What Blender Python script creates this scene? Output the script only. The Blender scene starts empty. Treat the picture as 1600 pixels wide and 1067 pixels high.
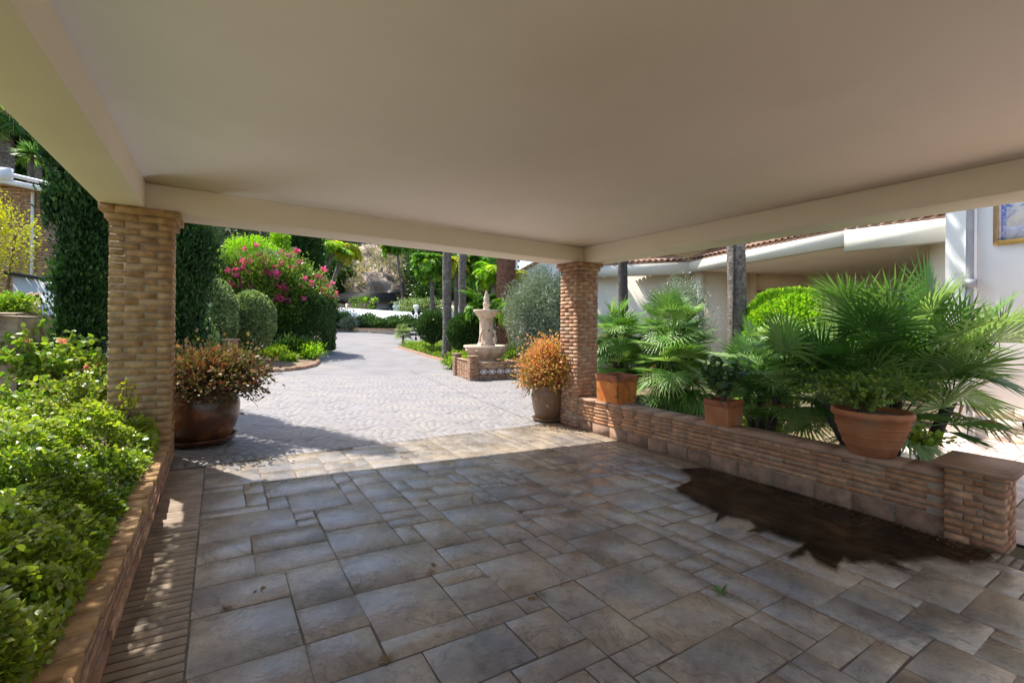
import bpy, math, random
import numpy as np
from math import radians as R_, sin, cos, pi
rng = np.random.default_rng(7); random.seed(7)
sc = bpy.context.scene; COL = sc.collection
# ---------------------------------------------------------------- camera
CH = 1.4; YAW = R_(33.045); ROLL = R_(.5368); FPX = 702.75
cd = bpy.data.cameras.new("camera"); cam = bpy.data.objects.new("camera", cd); COL.objects.link(cam)
cd.sensor_width = 36; cd.lens = FPX/1600*36; cd.shift_y = -25.7/1600; cd.clip_start = .05; cd.clip_end = 2000
cam.location = (0, 0, CH)
from mathutils import Matrix, Vector
cam.rotation_euler = (Matrix.Rotation(-YAW, 3, 'Z') @ Matrix.Rotation(pi/2, 3, 'X') @ Matrix.Rotation(ROLL, 3, 'Z')).to_euler()
sc.camera = cam
# ---------------------------------------------------------------- light
SUNV = Vector((.285, -.51, -1.0)).normalized()          # direction the sunlight travels
w = bpy.data.worlds.new("World"); sc.world = w; w.use_nodes = True
nt = w.node_tree; bg = nt.nodes['Background']; sk = nt.nodes.new('ShaderNodeTexSky'); sk.sky_type = 'NISHITA'
sk.sun_disc = False; sk.sun_elevation = math.asin(-SUNV.z); sk.sun_rotation = math.atan2(-SUNV.x, -SUNV.y)
sk.dust_density = 1.6
nt.links.new(sk.outputs[0], bg.inputs[0]); bg.inputs[1].default_value = .15
sl = bpy.data.lights.new("sun", 'SUN'); sl.energy = 4.3; sl.angle = R_(.5); sl.color = (1, .955, .88)
so = bpy.data.objects.new("sun", sl); COL.objects.link(so); so.rotation_euler = SUNV.to_track_quat('-Z', 'Y').to_euler(); so.location = (-3, 8, 20)
sc.view_settings.view_transform = 'Standard'; sc.view_settings.look = 'None'; sc.view_settings.gamma = 1
sc.view_settings.exposure = 1.08; sc.view_settings.use_curve_mapping = False
sc.cycles.max_bounces = 10; sc.cycles.diffuse_bounces = 6; sc.cycles.transparent_max_bounces = 32
# ---------------------------------------------------------------- placing helpers
FW = (sin(YAW), cos(YAW)); RT = (cos(YAW), -sin(YAW))
def P(px, Z):                       # plan position of photo column px at depth Z
    X = (px-800)/FPX*Z
    return (FW[0]*Z+RT[0]*X, FW[1]*Z+RT[1]*X)
def Hh(px, py, Z): return CH + (507.84+.0094*(px-800)-py)/FPX*Z
def gz(x, y):
    t = max(0., y-13); t = min(t, 30)
    return -.0552*(min(max(x, -2.5), 4.7)-1) + (.07*t*t/8 if t < 4 else .07*(t-2))
def gzv(x, y):
    t = np.clip(y-13, 0, 30)
    return -.0552*(np.clip(x, -2.5, 4.7)-1) + np.where(t < 4, .07*t*t/8, .07*(t-2))
def G(px, py, dz=0):                # ground point seen at a pixel
    dx = (px-800)/FPX; s = (507.84+.0094*(px-800)-py)/FPX; Z = .5
    for i in range(8000):
        x, y = P(px, Z)
        if CH+s*Z <= gz(x, y)+dz: break
        Z *= 1.002
    return (x, y, gz(x, y)+dz, Z)
# ---------------------------------------------------------------- materials
def newmat(name):
    m = bpy.data.materials.new(name); m.use_nodes = True
    t = m.node_tree; return m, t, t.nodes['Principled BSDF'], t.nodes['Material Output']
def N(t, typ, **k):
    n = t.nodes.new(typ)
    for a, b in k.items(): setattr(n, a, b)
    return n
def ramp(t, cols, pos=None, interp='LINEAR'):
    r = N(t, 'ShaderNodeValToRGB'); e = r.color_ramp.elements; r.color_ramp.interpolation = interp
    n = len(cols)
    while len(e) < n: e.new(.5)
    for i, c in enumerate(cols):
        e[i].position = pos[i] if pos else i/(n-1); e[i].color = (*c, 1)
    return r
def noise(t, scale, detail=4, rough=.55, coord='Object', dist=0):
    tc = N(t, 'ShaderNodeTexCoord'); n = N(t, 'ShaderNodeTexNoise'); n.inputs['Scale'].default_value = scale
    n.inputs['Detail'].default_value = detail; n.inputs['Roughness'].default_value = rough; n.inputs['Distortion'].default_value = dist
    t.links.new(tc.outputs[coord], n.inputs['Vector']); return n
def mixc(t, fac, a, b, mode='MIX'):
    m = N(t, 'ShaderNodeMix', data_type='RGBA', blend_type=mode)
    for s, v in ((0, fac), (6, a), (7, b)):
        if isinstance(v, (int, float)): m.inputs[s].default_value = v
        elif isinstance(v, tuple): m.inputs[s].default_value = (*v, 1)
        else: t.links.new(v, m.inputs[s])
    return m.outputs[2]
def bump(t, bs, h, strength=.3, dist=.01):
    b = N(t, 'ShaderNodeBump'); b.inputs['Strength'].default_value = strength; b.inputs['Distance'].default_value = dist
    t.links.new(h, b.inputs['Height']); t.links.new(b.outputs[0], bs.inputs['Normal']); return b
def mat_noise(name, c1, c2, scale=8, rough=.8, bstr=.3, bscale=40, bdist=.01, c3=None, s2=None, spec=.3, metal=0):
    m, t, bs, o = newmat(name); n = noise(t, scale)
    r = ramp(t, [c1, c2], [.35, .65]); t.links.new(n.outputs[0], r.inputs[0]); c = r.outputs[0]
    if c3:
        n2 = noise(t, s2 or scale*.23, 6, .6); r2 = ramp(t, [(0, 0, 0), (1, 1, 1)], [.52, .68]); t.links.new(n2.outputs[0], r2.inputs[0])
        c = mixc(t, r2.outputs[0], c, c3)
    t.links.new(c, bs.inputs['Base Color']); bs.inputs['Roughness'].default_value = rough
    bs.inputs['Specular IOR Level'].default_value = spec; bs.inputs['Metallic'].default_value = metal
    nb = noise(t, bscale, 5, .6); bump(t, bs, nb.outputs[0], bstr, bdist); return m
def mat_rnd(name, cols, rough=.8, nscale=14, namt=.35, bscale=60, bstr=.4, bdist=.006, spec=.3, interp='LINEAR', stain=None, stscale=3, strange=(.5, .7), rnoise=None):
    """colour per piece (attribute rnd) broken by noise"""
    m, t, bs, o = newmat(name); a = N(t, 'ShaderNodeAttribute', attribute_name='rnd')
    r = ramp(t, cols, None, interp); t.links.new(a.outputs['Fac'], r.inputs[0])
    n = noise(t, nscale, 6, .6); rr = ramp(t, [(1-namt,)*3, (1+namt*.5,)*3], [.3, .7]); t.links.new(n.outputs[0], rr.inputs[0])
    c = mixc(t, 1.0, r.outputs[0], rr.outputs[0], 'MULTIPLY')
    if stain:
        n2 = noise(t, stscale, 6, .62); r2 = ramp(t, [(0, 0, 0), (1, 1, 1)], list(strange)); t.links.new(n2.outputs[0], r2.inputs[0])
        c = mixc(t, r2.outputs[0], c, stain)
    t.links.new(c, bs.inputs['Base Color']); bs.inputs['Roughness'].default_value = rough
    bs.inputs['Specular IOR Level'].default_value = spec
    if rnoise:
        n3 = noise(t, 2.3, 5, .6); mr = N(t, 'ShaderNodeMapRange'); mr.inputs[1].default_value = .35; mr.inputs[2].default_value = .65
        mr.inputs[3].default_value = rnoise[0]; mr.inputs[4].default_value = rnoise[1]; t.links.new(n3.outputs[0], mr.inputs[0]); t.links.new(mr.outputs[0], bs.inputs['Roughness'])
    nb = noise(t, bscale, 6, .65); bump(t, bs, nb.outputs[0], bstr, bdist); return m
def mat_leaf(name, cols, rough=.45, tr=.35, trc=None, spec=.4):
    m, t, bs, o = newmat(name); a = N(t, 'ShaderNodeAttribute', attribute_name='rnd')
    r = ramp(t, cols); t.links.new(a.outputs['Fac'], r.inputs[0])
    t.links.new(r.outputs[0], bs.inputs['Base Color']); bs.inputs['Roughness'].default_value = rough
    bs.inputs['Specular IOR Level'].default_value = spec
    tl = N(t, 'ShaderNodeBsdfTranslucent'); mc = mixc(t, 1.0, r.outputs[0], trc or (1.25, 1.35, .6), 'MULTIPLY'); t.links.new(mc, tl.inputs[0])
    mx = N(t, 'ShaderNodeMixShader'); mx.inputs[0].default_value = tr
    t.links.new(bs.outputs[0], mx.inputs[1]); t.links.new(tl.outputs[0], mx.inputs[2]); t.links.new(mx.outputs[0], o.inputs[0]); return m
M = {}
M['plaster'] = mat_noise('ceiling plaster', (.80, .695, .59), (.83, .725, .62), 1.3, .85, .25, 9, .006, (.775, .67, .565), .7)
M['beam'] = mat_noise('beam plaster', (.82, .735, .61), (.85, .765, .64), 1.7, .85, .15, 25, .004)
M['white'] = mat_noise('white paint', (.86, .86, .85), (.89, .89, .88), 2, .7, .12, 30, .003)
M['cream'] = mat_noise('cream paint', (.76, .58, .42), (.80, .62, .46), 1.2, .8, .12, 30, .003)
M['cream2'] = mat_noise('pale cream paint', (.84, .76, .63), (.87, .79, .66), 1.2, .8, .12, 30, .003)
M['fascia'] = mat_noise('fascia paint', (.74, .70, .60), (.79, .75, .65), 2, .7, .12, 30, .003)
M['brick'] = mat_rnd('rustic brick', [(.38, .19, .11), (.46, .25, .15), (.54, .34, .21), (.43, .23, .14), (.52, .36, .24), (.36, .21, .14)], .85, 14, .5, 90, .45, .004, stain=(.30, .25, .19), stscale=4, strange=(.56, .76))
M['brick_y'] = mat_rnd('ochre brick', [(.42, .245, .115), (.47, .28, .13), (.52, .325, .155), (.44, .26, .12), (.49, .31, .16), (.40, .235, .12)], .85, 14, .5, 90, .45, .004, stain=(.33, .27, .19), stscale=5, strange=(.58, .78))
M['brick_w'] = mat_rnd('orange brown brick', [(.40, .19, .095), (.48, .24, .12), (.44, .21, .105), (.54, .31, .17), (.36, .17, .09), (.46, .28, .17)], .85, 14, .5, 90, .45, .004, stain=(.34, .23, .15), stscale=4, strange=(.56, .76))
M['base_stone'] = mat_rnd('dull base blocks', [(.27, .16, .105), (.33, .20, .135), (.30, .185, .13)], .85, 9, .5, 45, .7, .008, stain=(.24, .17, .12), stscale=4, strange=(.5, .7))
M['mortar'] = mat_noise('mortar', (.31, .24, .17), (.40, .31, .225), 20, .95, .6, 90, .006)
M['coping'] = mat_noise('coping brick', (.34, .20, .13), (.42, .27, .18), 4, .85, .5, 30, .006, (.30, .22, .16))
M['slab'] = mat_rnd('stamped paving', [(.262, .222, .182), (.325, .268, .207), (.278, .25, .225), (.34, .284, .22), (.255, .24, .228), (.305, .257, .20)], .5, 3.2, .5, 11, .55, .012, .55, stain=(.375, .325, .265), stscale=2.1, strange=(.48, .62), rnoise=(.15, .42))
def slab_detail():
    m = M['slab']; t = m.node_tree; bs = t.nodes['Principled BSDF']; src = bs.inputs['Base Color'].links[0].from_socket
    n = noise(t, 26, 8, .75); r = ramp(t, [(.74,)*3, (1.08,)*3], [.30, .62]); t.links.new(n.outputs[0], r.inputs[0]); c = mixc(t, 1., src, r.outputs[0], 'MULTIPLY')
    n2 = noise(t, 2.6, 5, .6, dist=1.6); r2 = ramp(t, [(1,)*3, (.55,)*3, (1,)*3], [.485, .5, .515]); t.links.new(n2.outputs[0], r2.inputs[0]); c = mixc(t, .8, c, r2.outputs[0], 'MULTIPLY')
    n3 = noise(t, 1.1, 6, .65); r3 = ramp(t, [(.78, .78, .83), (1.08, 1.0, .88)], [.36, .60]); t.links.new(n3.outputs[0], r3.inputs[0]); c = mixc(t, .85, c, r3.outputs[0], 'MULTIPLY')
    t.links.new(c, bs.inputs['Base Color'])
    b = [x for x in t.nodes if x.type == 'BUMP'][0]; b2 = N(t, 'ShaderNodeBump'); b2.inputs['Strength'].default_value = .5; b2.inputs['Distance'].default_value = .006
    t.links.new(n2.outputs[0], b2.inputs['Height']); t.links.new(b.outputs[0], b2.inputs['Normal']); t.links.new(b2.outputs[0], bs.inputs['Normal'])
slab_detail()
M['joint'] = mat_noise('paving joint', (.085, .07, .055), (.13, .105, .08), 12, .9, .5, 60, .006)
M['cobble'] = mat_rnd('stamped cobbles', [(.20, .189, .192), (.225, .212, .215), (.24, .226, .228), (.212, .198, .20), (.228, .21, .198)],   .65, 6, .2, 30, .2, .003, .4, stain=(.265, .24, .215), stscale=.9, strange=(.45, .7))
M['drive'] = mat_noise('driveway', (.178, .168, .172), (.222, .21, .213), 1.2, .7, .5, 14, .008, (.255, .232, .21), .35)
M['strip'] = mat_rnd('ribbed brick paving', [(.27, .205, .15), (.32, .245, .175), (.29, .23, .175)], .75, 8, .4, 40, .5, .005, .3)
M['soil'] = mat_noise('soil', (.16, .11, .07), (.25, .18, .12), 9, .95, .9, 60, .02, (.30, .24, .15), 2.2)
M['earth'] = mat_noise('garden earth', (.10, .085, .05), (.16, .13, .075), 3, .95, .9, 20, .03, (.075, .10, .035), .6)
M['pave_r'] = mat_noise('terracotta terrace paving', (.66, .50, .42), (.72, .57, .49), 5, .75, .3, 30, .004)
M['terra'] = mat_noise('terracotta', (.36, .13, .055), (.44, .18, .08), 6, .75, .25, 50, .003, (.34, .20, .12), 4)
M['terra_o'] = mat_noise('orange terracotta', (.50, .15, .03), (.62, .22, .05), 5, .6, .4, 30, .006, (.16, .07, .035), 7)
M['terra_rim'] = mat_noise('weathered terracotta', (.22, .08, .035), (.40, .13, .05), 8, .7, .5, 30, .006, (.10, .06, .04), 9)
M['glaze'] = mat_noise('brown glaze', (.055, .022, .012), (.10, .040, .018), 4, .25, .15, 12, .004, (.24, .085, .022), 5, .5)
M['glaze2'] = mat_noise('dull brown glaze', (.17, .10, .055), (.22, .125, .07), 3, .4, .15, 12, .004, (.14, .085, .05), 3, .5)
M['stonef'] = mat_noise('fountain stone', (.56, .41, .29), (.66, .52, .39), 7, .85, .5, 50, .006, (.42, .30, .20), 5)
M['tile'] = mat_rnd('roof tile', [(.30, .15, .10), (.40, .22, .15), (.46, .30, .22), (.34, .2, .15)], .85, 8, .4, 40, .4, .006)
M['trunk'] = mat_noise('palm bark', (.09, .075, .065), (.25, .215, .185), 14, .95, 1, 26, .05, (.33, .29, .255), 5)
M['trunk_d'] = mat_noise('dark bark', (.05, .045, .04), (.10, .085, .075), 9, .95, .9, 22, .03)
M['trunk_b'] = mat_noise('red brown bark', (.17, .075, .045), (.30, .15, .09), 8, .95, 1, 16, .04)
M['twig'] = mat_noise('twig', (.14, .10, .06), (.24, .18, .11), 12, .9, .4, 60, .004)
M['grey'] = mat_noise('grey metal', (.30, .30, .31), (.36, .36, .37), 5, .5, .1, 40, .002, metal=.2)
M['greyw'] = mat_noise('white metal', (.66, .66, .68), (.74, .74, .76), 5, .5, .1, 40, .002)
M['black'] = mat_noise('black metal', (.012, .012, .012), (.02, .02, .02), 5, .5, .1, 40, .002)
M['dark'] = mat_noise('dark opening', (.015, .014, .013), (.03, .028, .025), 3, .6, .1, 10, .002)
M['glass'] = mat_noise('dark glass', (.03, .035, .04), (.05, .055, .06), 3, .08, .02, 10, .001, spec=.6)
M['wood'] = mat_noise('old board', (.26, .17, .11), (.36, .25, .18), 6, .85, .4, 30, .004)
M['rough'] = mat_noise('rough render', (.30, .225, .14), (.42, .33, .21), 7, .95, 1, 9, .05, (.16, .12, .08), 3)
M['bluewall'] = mat_noise('blue white render', (.50, .54, .56), (.58, .61, .62), 3, .85, .3, 20, .01)
M['hill'] = mat_noise('hillside', (.045, .06, .03), (.09, .085, .05), .35, .95, 1, 1.5, .3, (.15, .12, .085), .08)
M['rock'] = mat_noise('rock', (.26, .20, .155), (.48, .38, .30), .9, .95, 1, 2.6, .25, (.10, .085, .06), .5)
M['gold'] = mat_noise('ochre glazed frame', (.50, .30, .06), (.62, .40, .11), 30, .35, .1, 60, .002, spec=.5)
def film(name, col, gloss, rough):
    m, t, bs, o = newmat(name); t.nodes.remove(bs); tr = N(t, 'ShaderNodeBsdfTransparent'); n = noise(t, 3.5, 5, .6)
    r = ramp(t, [tuple(c*.85 for c in col), tuple(min(1, c*1.1) for c in col)], [.35, .65]); t.links.new(n.outputs[0], r.inputs[0]); t.links.new(r.outputs[0], tr.inputs[0])
    g = N(t, 'ShaderNodeBsdfGlossy'); g.inputs['Roughness'].default_value = rough; mx = N(t, 'ShaderNodeMixShader')
    f = N(t, 'ShaderNodeFresnel'); f.inputs[0].default_value = 1.33; mm = N(t, 'ShaderNodeMath', operation='MULTIPLY'); mm.inputs[1].default_value = gloss; t.links.new(f.outputs[0], mm.inputs[0])
    t.links.new(mm.outputs[0], mx.inputs[0]); t.links.new(tr.outputs[0], mx.inputs[1]); t.links.new(g.outputs[0], mx.inputs[2]); t.links.new(mx.outputs[0], o.inputs[0]); M[name] = m
film('water', (.62, .57, .51), .75, .10)
film('damp', (.90, .89, .87), .2, .35)
LF = lambda n, c, **k: M.__setitem__(n, mat_leaf(n, c, **k))
LF('lf_ground', [(.06, .12, .015), (.13, .22, .02), (.26, .36, .03), (.40, .45, .05), (.18, .25, .06), (.42, .38, .09)], tr=.45, rough=.33, spec=.5)
LF('lf_light', [(.10, .20, .02), (.17, .30, .03), (.28, .38, .04), (.36, .40, .06)], tr=.4)
LF('lf_cyp', [(.010, .034, .009), (.02, .065, .015), (.04, .11, .02), (.11, .20, .04)], tr=.25, rough=.6)
LF('lf_clip', [(.11, .19, .055), (.20, .29, .10), (.32, .40, .18), (.48, .53, .32)], tr=.25)
LF('lf_dark', [(.02, .055, .012), (.035, .09, .018), (.06, .13, .025), (.11, .19, .05)], tr=.25, rough=.35)
LF('lf_boug', [(.06, .13, .02), (.11, .21, .03), (.18, .28, .04), (.26, .33, .06)], tr=.35)
LF('lf_pink', [(.60, .05, .16), (.72, .10, .28), (.75, .16, .20), (.65, .06, .30)], tr=.4, trc=(1.1, .9, .9))
LF('lf_rust', [(.09, .04, .02), (.22, .07, .04), (.06, .09, .02), (.24, .15, .08), (.09, .16, .03), (.35, .12, .10)], tr=.35, trc=(1.3, 1, .7))
LF('lf_orange', [(.55, .13, .04), (.74, .30, .06), (.28, .30, .05), (.80, .34, .22), (.66, .46, .08), (.18, .24, .05), (.80, .50, .2)], tr=.35, trc=(1.1, .95, .8))
LF('lf_olive', [(.13, .17, .10), (.20, .25, .16), (.28, .33, .24), (.36, .40, .31)], tr=.15, rough=.5)
LF('lf_bright', [(.16, .34, .015), (.24, .46, .02), (.34, .54, .03), (.44, .58, .05)], tr=.4)
LF('lf_fan', [(.055, .15, .035), (.10, .22, .05), (.18, .32, .08), (.31, .43, .18)], tr=.38, rough=.3, spec=.6)
LF('lf_fan_l', [(.07, .17, .03), (.12, .25, .05), (.20, .35, .07), (.33, .44, .17)], tr=.3, rough=.4)
LF('lf_palm', [(.06, .17, .015), (.10, .26, .02), (.17, .35, .03), (.26, .42, .04)], tr=.4)
LF('lf_yellow', [(.34, .38, .02), (.46, .46, .02), (.56, .50, .03), (.30, .40, .03)], tr=.35)
LF('lf_dry', [(.22, .13, .05), (.30, .19, .08), (.38, .26, .12)], tr=.25)
LF('lf_scrub', [(.035, .06, .03), (.055, .085, .04), (.09, .115, .05), (.15, .15, .08)], tr=.15, rough=.7)
LF('lf_drybrush', [(.30, .24, .13), (.44, .36, .22), (.52, .43, .29), (.28, .29, .12)], tr=.15, rough=.8)
LF('lf_peach', [(.75, .28, .16), (.8, .40, .25)], tr=.4, trc=(1.1, .9, .8))
# ---------------------------------------------------------------- mesh helpers
def prop(o, label=None, cat=None, group=None, kind=None):
    if label: o['label'] = label
    if cat: o['category'] = cat
    if group: o['group'] = group
    if kind: o['kind'] = kind
    return o
def thing(name, label, cat, loc=(0, 0, 0), rz=0, group=None):
    o = bpy.data.objects.new(name, None); COL.objects.link(o); o.location = loc; o.rotation_euler = (0, 0, rz)
    o.empty_display_size = .2
    return prop(o, label, cat, group)
class MB:
    """collects arrays of verts and same-size faces, one value 'rnd' per face"""
    def __init__(s): s.v = []; s.f = []; s.r = []; s.n = 0
    def add(s, V, F, r=None):
        V = np.asarray(V, float).reshape(-1, 3)
        F = [np.asarray(F, int)] if not isinstance(F, list) else [np.asarray(q, int) for q in F]
        if r is None: r = rng.random()
        for q in F:
            q = q.reshape(-1, q.shape[-1]); s.f.append(q+s.n)
            s.r.append(np.broadcast_to(np.asarray(r, float), (len(q),)) if np.ndim(r) == 0 else np.asarray(r, float))
        s.v.append(V); s.n += len(V)
    def box(s, x0, x1, y0, y1, z0, z1, r=None, jit=0, Mx=None):
        v = np.array([[x, y, z] for z in (z0, z1) for y in (y0, y1) for x in (x0, x1)], float)
        if jit: v += rng.normal(0, jit, v.shape)
        if Mx is not None: v = v@np.array(Mx)[:3, :3].T+np.array(Mx)[:3, 3]
        s.add(v, [[0, 2, 3, 1], [4, 5, 7, 6], [0, 1, 5, 4], [2, 6, 7, 3], [0, 4, 6, 2], [1, 3, 7, 5]] and np.array([[0, 2, 3, 1], [4, 5, 7, 6], [0, 1, 5, 4], [2, 6, 7, 3], [0, 4, 6, 2], [1, 3, 7, 5]]), r)
    def tube(s, pts, rad, seg=8, r=None, cap=True):
        pts = np.asarray(pts, float); n = len(pts); rad = np.broadcast_to(rad, (n,))
        ang = np.linspace(0, 2*pi, seg, endpoint=False); V = []
        for i in range(n):
            d = pts[min(i+1, n-1)]-pts[max(i-1, 0)]; d /= np.linalg.norm(d)+1e-9
            a = np.cross(d, [0, 0, 1] if abs(d[2]) < .9 else [1, 0, 0]); a /= np.linalg.norm(a); b = np.cross(d, a)
            V.append(pts[i]+rad[i]*(np.cos(ang)[:, None]*a+np.sin(ang)[:, None]*b))
        F = [[i*seg+j, i*seg+(j+1) % seg, (i+1)*seg+(j+1) % seg, (i+1)*seg+j] for i in range(n-1) for j in range(seg)]
        s.add(np.concatenate(V), np.array(F), r)
        if cap:
            c = np.concatenate([V[-1], V[-1].mean(0)[None]]); s.add(c, np.array([[j, (j+1) % seg, seg] for j in range(seg)]), r)
    def lathe(s, prof, c=(0, 0, 0), seg=32, r=None, sx=1, noisy=0):
        prof = np.asarray(prof, float); a = np.linspace(0, 2*pi, seg, endpoint=False); n = len(prof)
        V = np.stack([np.outer(prof[:, 0], np.cos(a))+c[0], np.outer(prof[:, 0], np.sin(a))*sx+c[1], np.repeat(prof[:, 1:2], seg, 1)+c[2]], -1).reshape(-1, 3)
        if noisy: V += rng.normal(0, noisy, V.shape)
        F = [[i*seg+j, i*seg+(j+1) % seg, (i+1)*seg+(j+1) % seg, (i+1)*seg+j] for i in range(n-1) for j in range(seg)]
        s.add(V, np.array(F), r)
    def build(s, name, mat, parent=None, smooth=False):
        me = bpy.data.meshes.new(name); V = np.concatenate(s.v)
        lt = np.concatenate([np.full(len(q), q.shape[1]) for q in s.f]); li = np.concatenate([q.ravel() for q in s.f])
        me.vertices.add(len(V)); me.vertices.foreach_set('co', V.astype(np.float32).ravel())
        me.loops.add(len(li)); me.loops.foreach_set('vertex_index', li.astype(np.int32))
        me.polygons.add(len(lt)); me.polygons.foreach_set('loop_start', np.concatenate([[0], np.cumsum(lt)[:-1]]).astype(np.int32))
        at = me.attributes.new('rnd', 'FLOAT', 'FACE'); at.data.foreach_set('value', np.concatenate(s.r).astype(np.float32))
        me.update(calc_edges=True); me.validate()
        if smooth: me.polygons.foreach_set('use_smooth', np.ones(len(me.polygons), bool))
        me.materials.append(M[mat] if isinstance(mat, str) else mat)
        o = bpy.data.objects.new(name, me); COL.objects.link(o)
        if parent: o.parent = parent
        return o
def unit(a): return a/(np.linalg.norm(a, axis=-1, keepdims=True)+1e-9)
def rdir(n): return unit(rng.normal(size=(n, 3)))
LEAF6 = (np.array([[0, 0, 0], [.28, .3, .05], [.26, .68, .03], [0, 1, -.06], [-.26, .68, .03], [-.28, .3, .05]]), np.array([[0, 1, 2, 3], [0, 3, 4, 5]]))
LEAF4 = (np.array([[0, 0, 0], [.30, .5, .06], [0, 1, -.03], [-.30, .5, .06]]), np.array([[0, 1, 2, 3]]))
LEAFN = (np.array([[0, 0, 0], [.13, .5, .03], [0, 1, -.03], [-.13, .5, .03]]), np.array([[0, 1, 2, 3]]))
def leaves(mb, pts, d, size, tmpl=LEAF4, r=None, nup=None, width=1.):
    """scatter leaves: pts positions, d growing direction, size length"""
    n = len(pts); d = unit(np.asarray(d)); size = np.broadcast_to(size, (n,)).astype(float)
    up = rdir(n)+(nup if nup is not None else np.array([0, 0, .9])); x = unit(np.cross(d, up)); z = np.cross(x, d)
    T, F = tmpl; T = T*np.array([width, 1, 1])
    V = pts[:, None, :]+size[:, None, None]*(T[None, :, 0:1]*x[:, None]+T[None, :, 1:2]*d[:, None]+T[None, :, 2:3]*z[:, None])
    m = len(T); FF = (F[None]+(np.arange(n)*m)[:, None, None]).reshape(-1, F.shape[1])
    r = rng.random(n) if r is None else r
    mb.add(V.reshape(-1, 3), FF, np.repeat(r, len(F)))
def clumps(c, rad, n, k=40, spread=.22, flat=False, bottom=-1.):
    """points of a crown: k clumps near the surface of an ellipsoid"""
    c = np.array(c); rad = np.array(rad); u = rdir(k*3); u = u[u[:, 2] > bottom][:k]; k = len(u)
    rr = rng.uniform(.55, 1.0, k) if not flat else rng.uniform(.93, 1., k)
    cc = u*rr[:, None]; i = rng.integers(0, k, n); off = rng.normal(size=(n, 3))*spread*rng.uniform(.6, 1.3, k)[i][:, None]
    p = cc[i]+off; L = np.linalg.norm(p, axis=1); lim = rng.uniform(1.0, 1.1+(1.2 if spread > .29 else spread), n); s = np.where(L > lim, lim/L, 1); p = p*s[:, None]
    return c+p*rad, unit(p), rng.random(k)[i]
def bush(name, label, cat, px, Z, rad, zc, mat, n=6000, size=.06, tmpl=LEAF4, k=60, spread=.2, clipped=False, group=None, xy=None, stem=True, extra=None, core=True, bottom=-1., lift=.4):
    x, y = xy if xy else P(px, Z); g = gz(x, y)
    t = thing(name, label, cat, (x, y, g), 0, group); mb = MB()
    c = (0, 0, zc-g)
    if clipped:
        u = rdir(n); u = u[u[:, 2] > bottom]; m = len(u); rr = 1-np.abs(rng.normal(0, .06, m)); bumpy = 1+.035*np.sin(u[:, 0]*9+u[:, 1]*7+2)+.03*np.sin(u[:, 2]*11+u[:, 0]*5)
        p = np.array(c)+u*(rr*bumpy)[:, None]*np.array(rad); dn = u; r = rng.random(m)
    else:
        p, dn, rc = clumps(c, rad, n, k, spread, bottom=bottom); r = np.clip(rc*.5+rng.random(n)*.5, 0, 1)
    ok = p[:, 2] > .02; p, dn, r = p[ok], dn[ok], r[ok]
    leaves(mb, p, dn+rdir(len(p))*.8+np.array([0, 0, lift]), size*rng.uniform(.6, 1.3, len(p)), tmpl, r)
    if core:
        m = int(len(p)*.25); u = rdir(m); q = np.array(c)+u*np.array(rad)*rng.uniform(.3, .85, m)[:, None]; q = q[q[:, 2] > .02]
        leaves(mb, q, rdir(len(q)), size*1.9, tmpl)
    mb.build('foliage', mat, t)
    if stem:
        sb = MB()
        for i in range(5):
            a = rng.uniform(0, 2*pi); b = rng.uniform(.2, .6)
            sb.tube([(0.04*cos(a), .04*sin(a), -.05), (.3*b*rad[0]*cos(a), .3*b*rad[1]*sin(a), (zc-g)*.5), (b*rad[0]*cos(a), b*rad[1]*sin(a), zc-g+.2*rad[2])], [.03, .022, .01], 6)
        sb.build('stem', 'twig', t)
    if extra: extra(t, p, dn)
    return t
def fan_frond(mb, base, direc, R, petiole, n=30, spread=3.6, r=None, droop=.25):
    """one fan leaf: pleated narrow blades round a hub at the end of a petiole"""
    base = np.array(base, float); d = unit(np.array(direc, float)); side = unit(np.cross(d, [0, 0, 1.0])+rng.normal(0, .05, 3)); up = np.cross(side, d)
    hub = base+d*petiole; r = rng.random() if r is None else r
    fd = unit(d*.75+up*rng.uniform(-.5, .35)+side*rng.uniform(-.25, .25)); fu = unit(np.cross(side, fd))
    a = np.linspace(-spread/2, spread/2, n)+rng.normal(0, .012, n); L = R*(1-.22*(np.abs(a)/(spread/2))**2)*rng.uniform(.92, 1.06, n)
    dirs = np.cos(a)[:, None]*fd+np.sin(a)[:, None]*side; dirs = unit(dirs+fu*(.16*np.abs(np.sin(a))[:, None]))
    tang = unit(-np.sin(a)[:, None]*fd+np.cos(a)[:, None]*side); mid = rng.uniform(.44, .54)
    wm = (spread/n)*mid*R*.38
    m0 = hub+dirs*(L*mid)[:, None]; t0 = hub+dirs*L[:, None]-np.array([0, 0, 1])*(droop*L*.55*rng.uniform(.3, 1.5, n))[:, None]
    V = np.stack([np.repeat(hub[None], n, 0), m0-tang*wm-fu*wm*.25, m0+fu*wm*.45, m0+tang*wm-fu*wm*.25, t0], 1)
    F = np.array([[0, 1, 2], [0, 2, 3], [1, 4, 2], [2, 4, 3]]); FF = (F[None]+(np.arange(n)*5)[:, None, None]).reshape(-1, 3)
    rb = np.clip(r+rng.normal(0, .07, n), 0, 1); mb.add(V.reshape(-1, 3), FF, np.repeat(rb, 4))
    return hub
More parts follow.
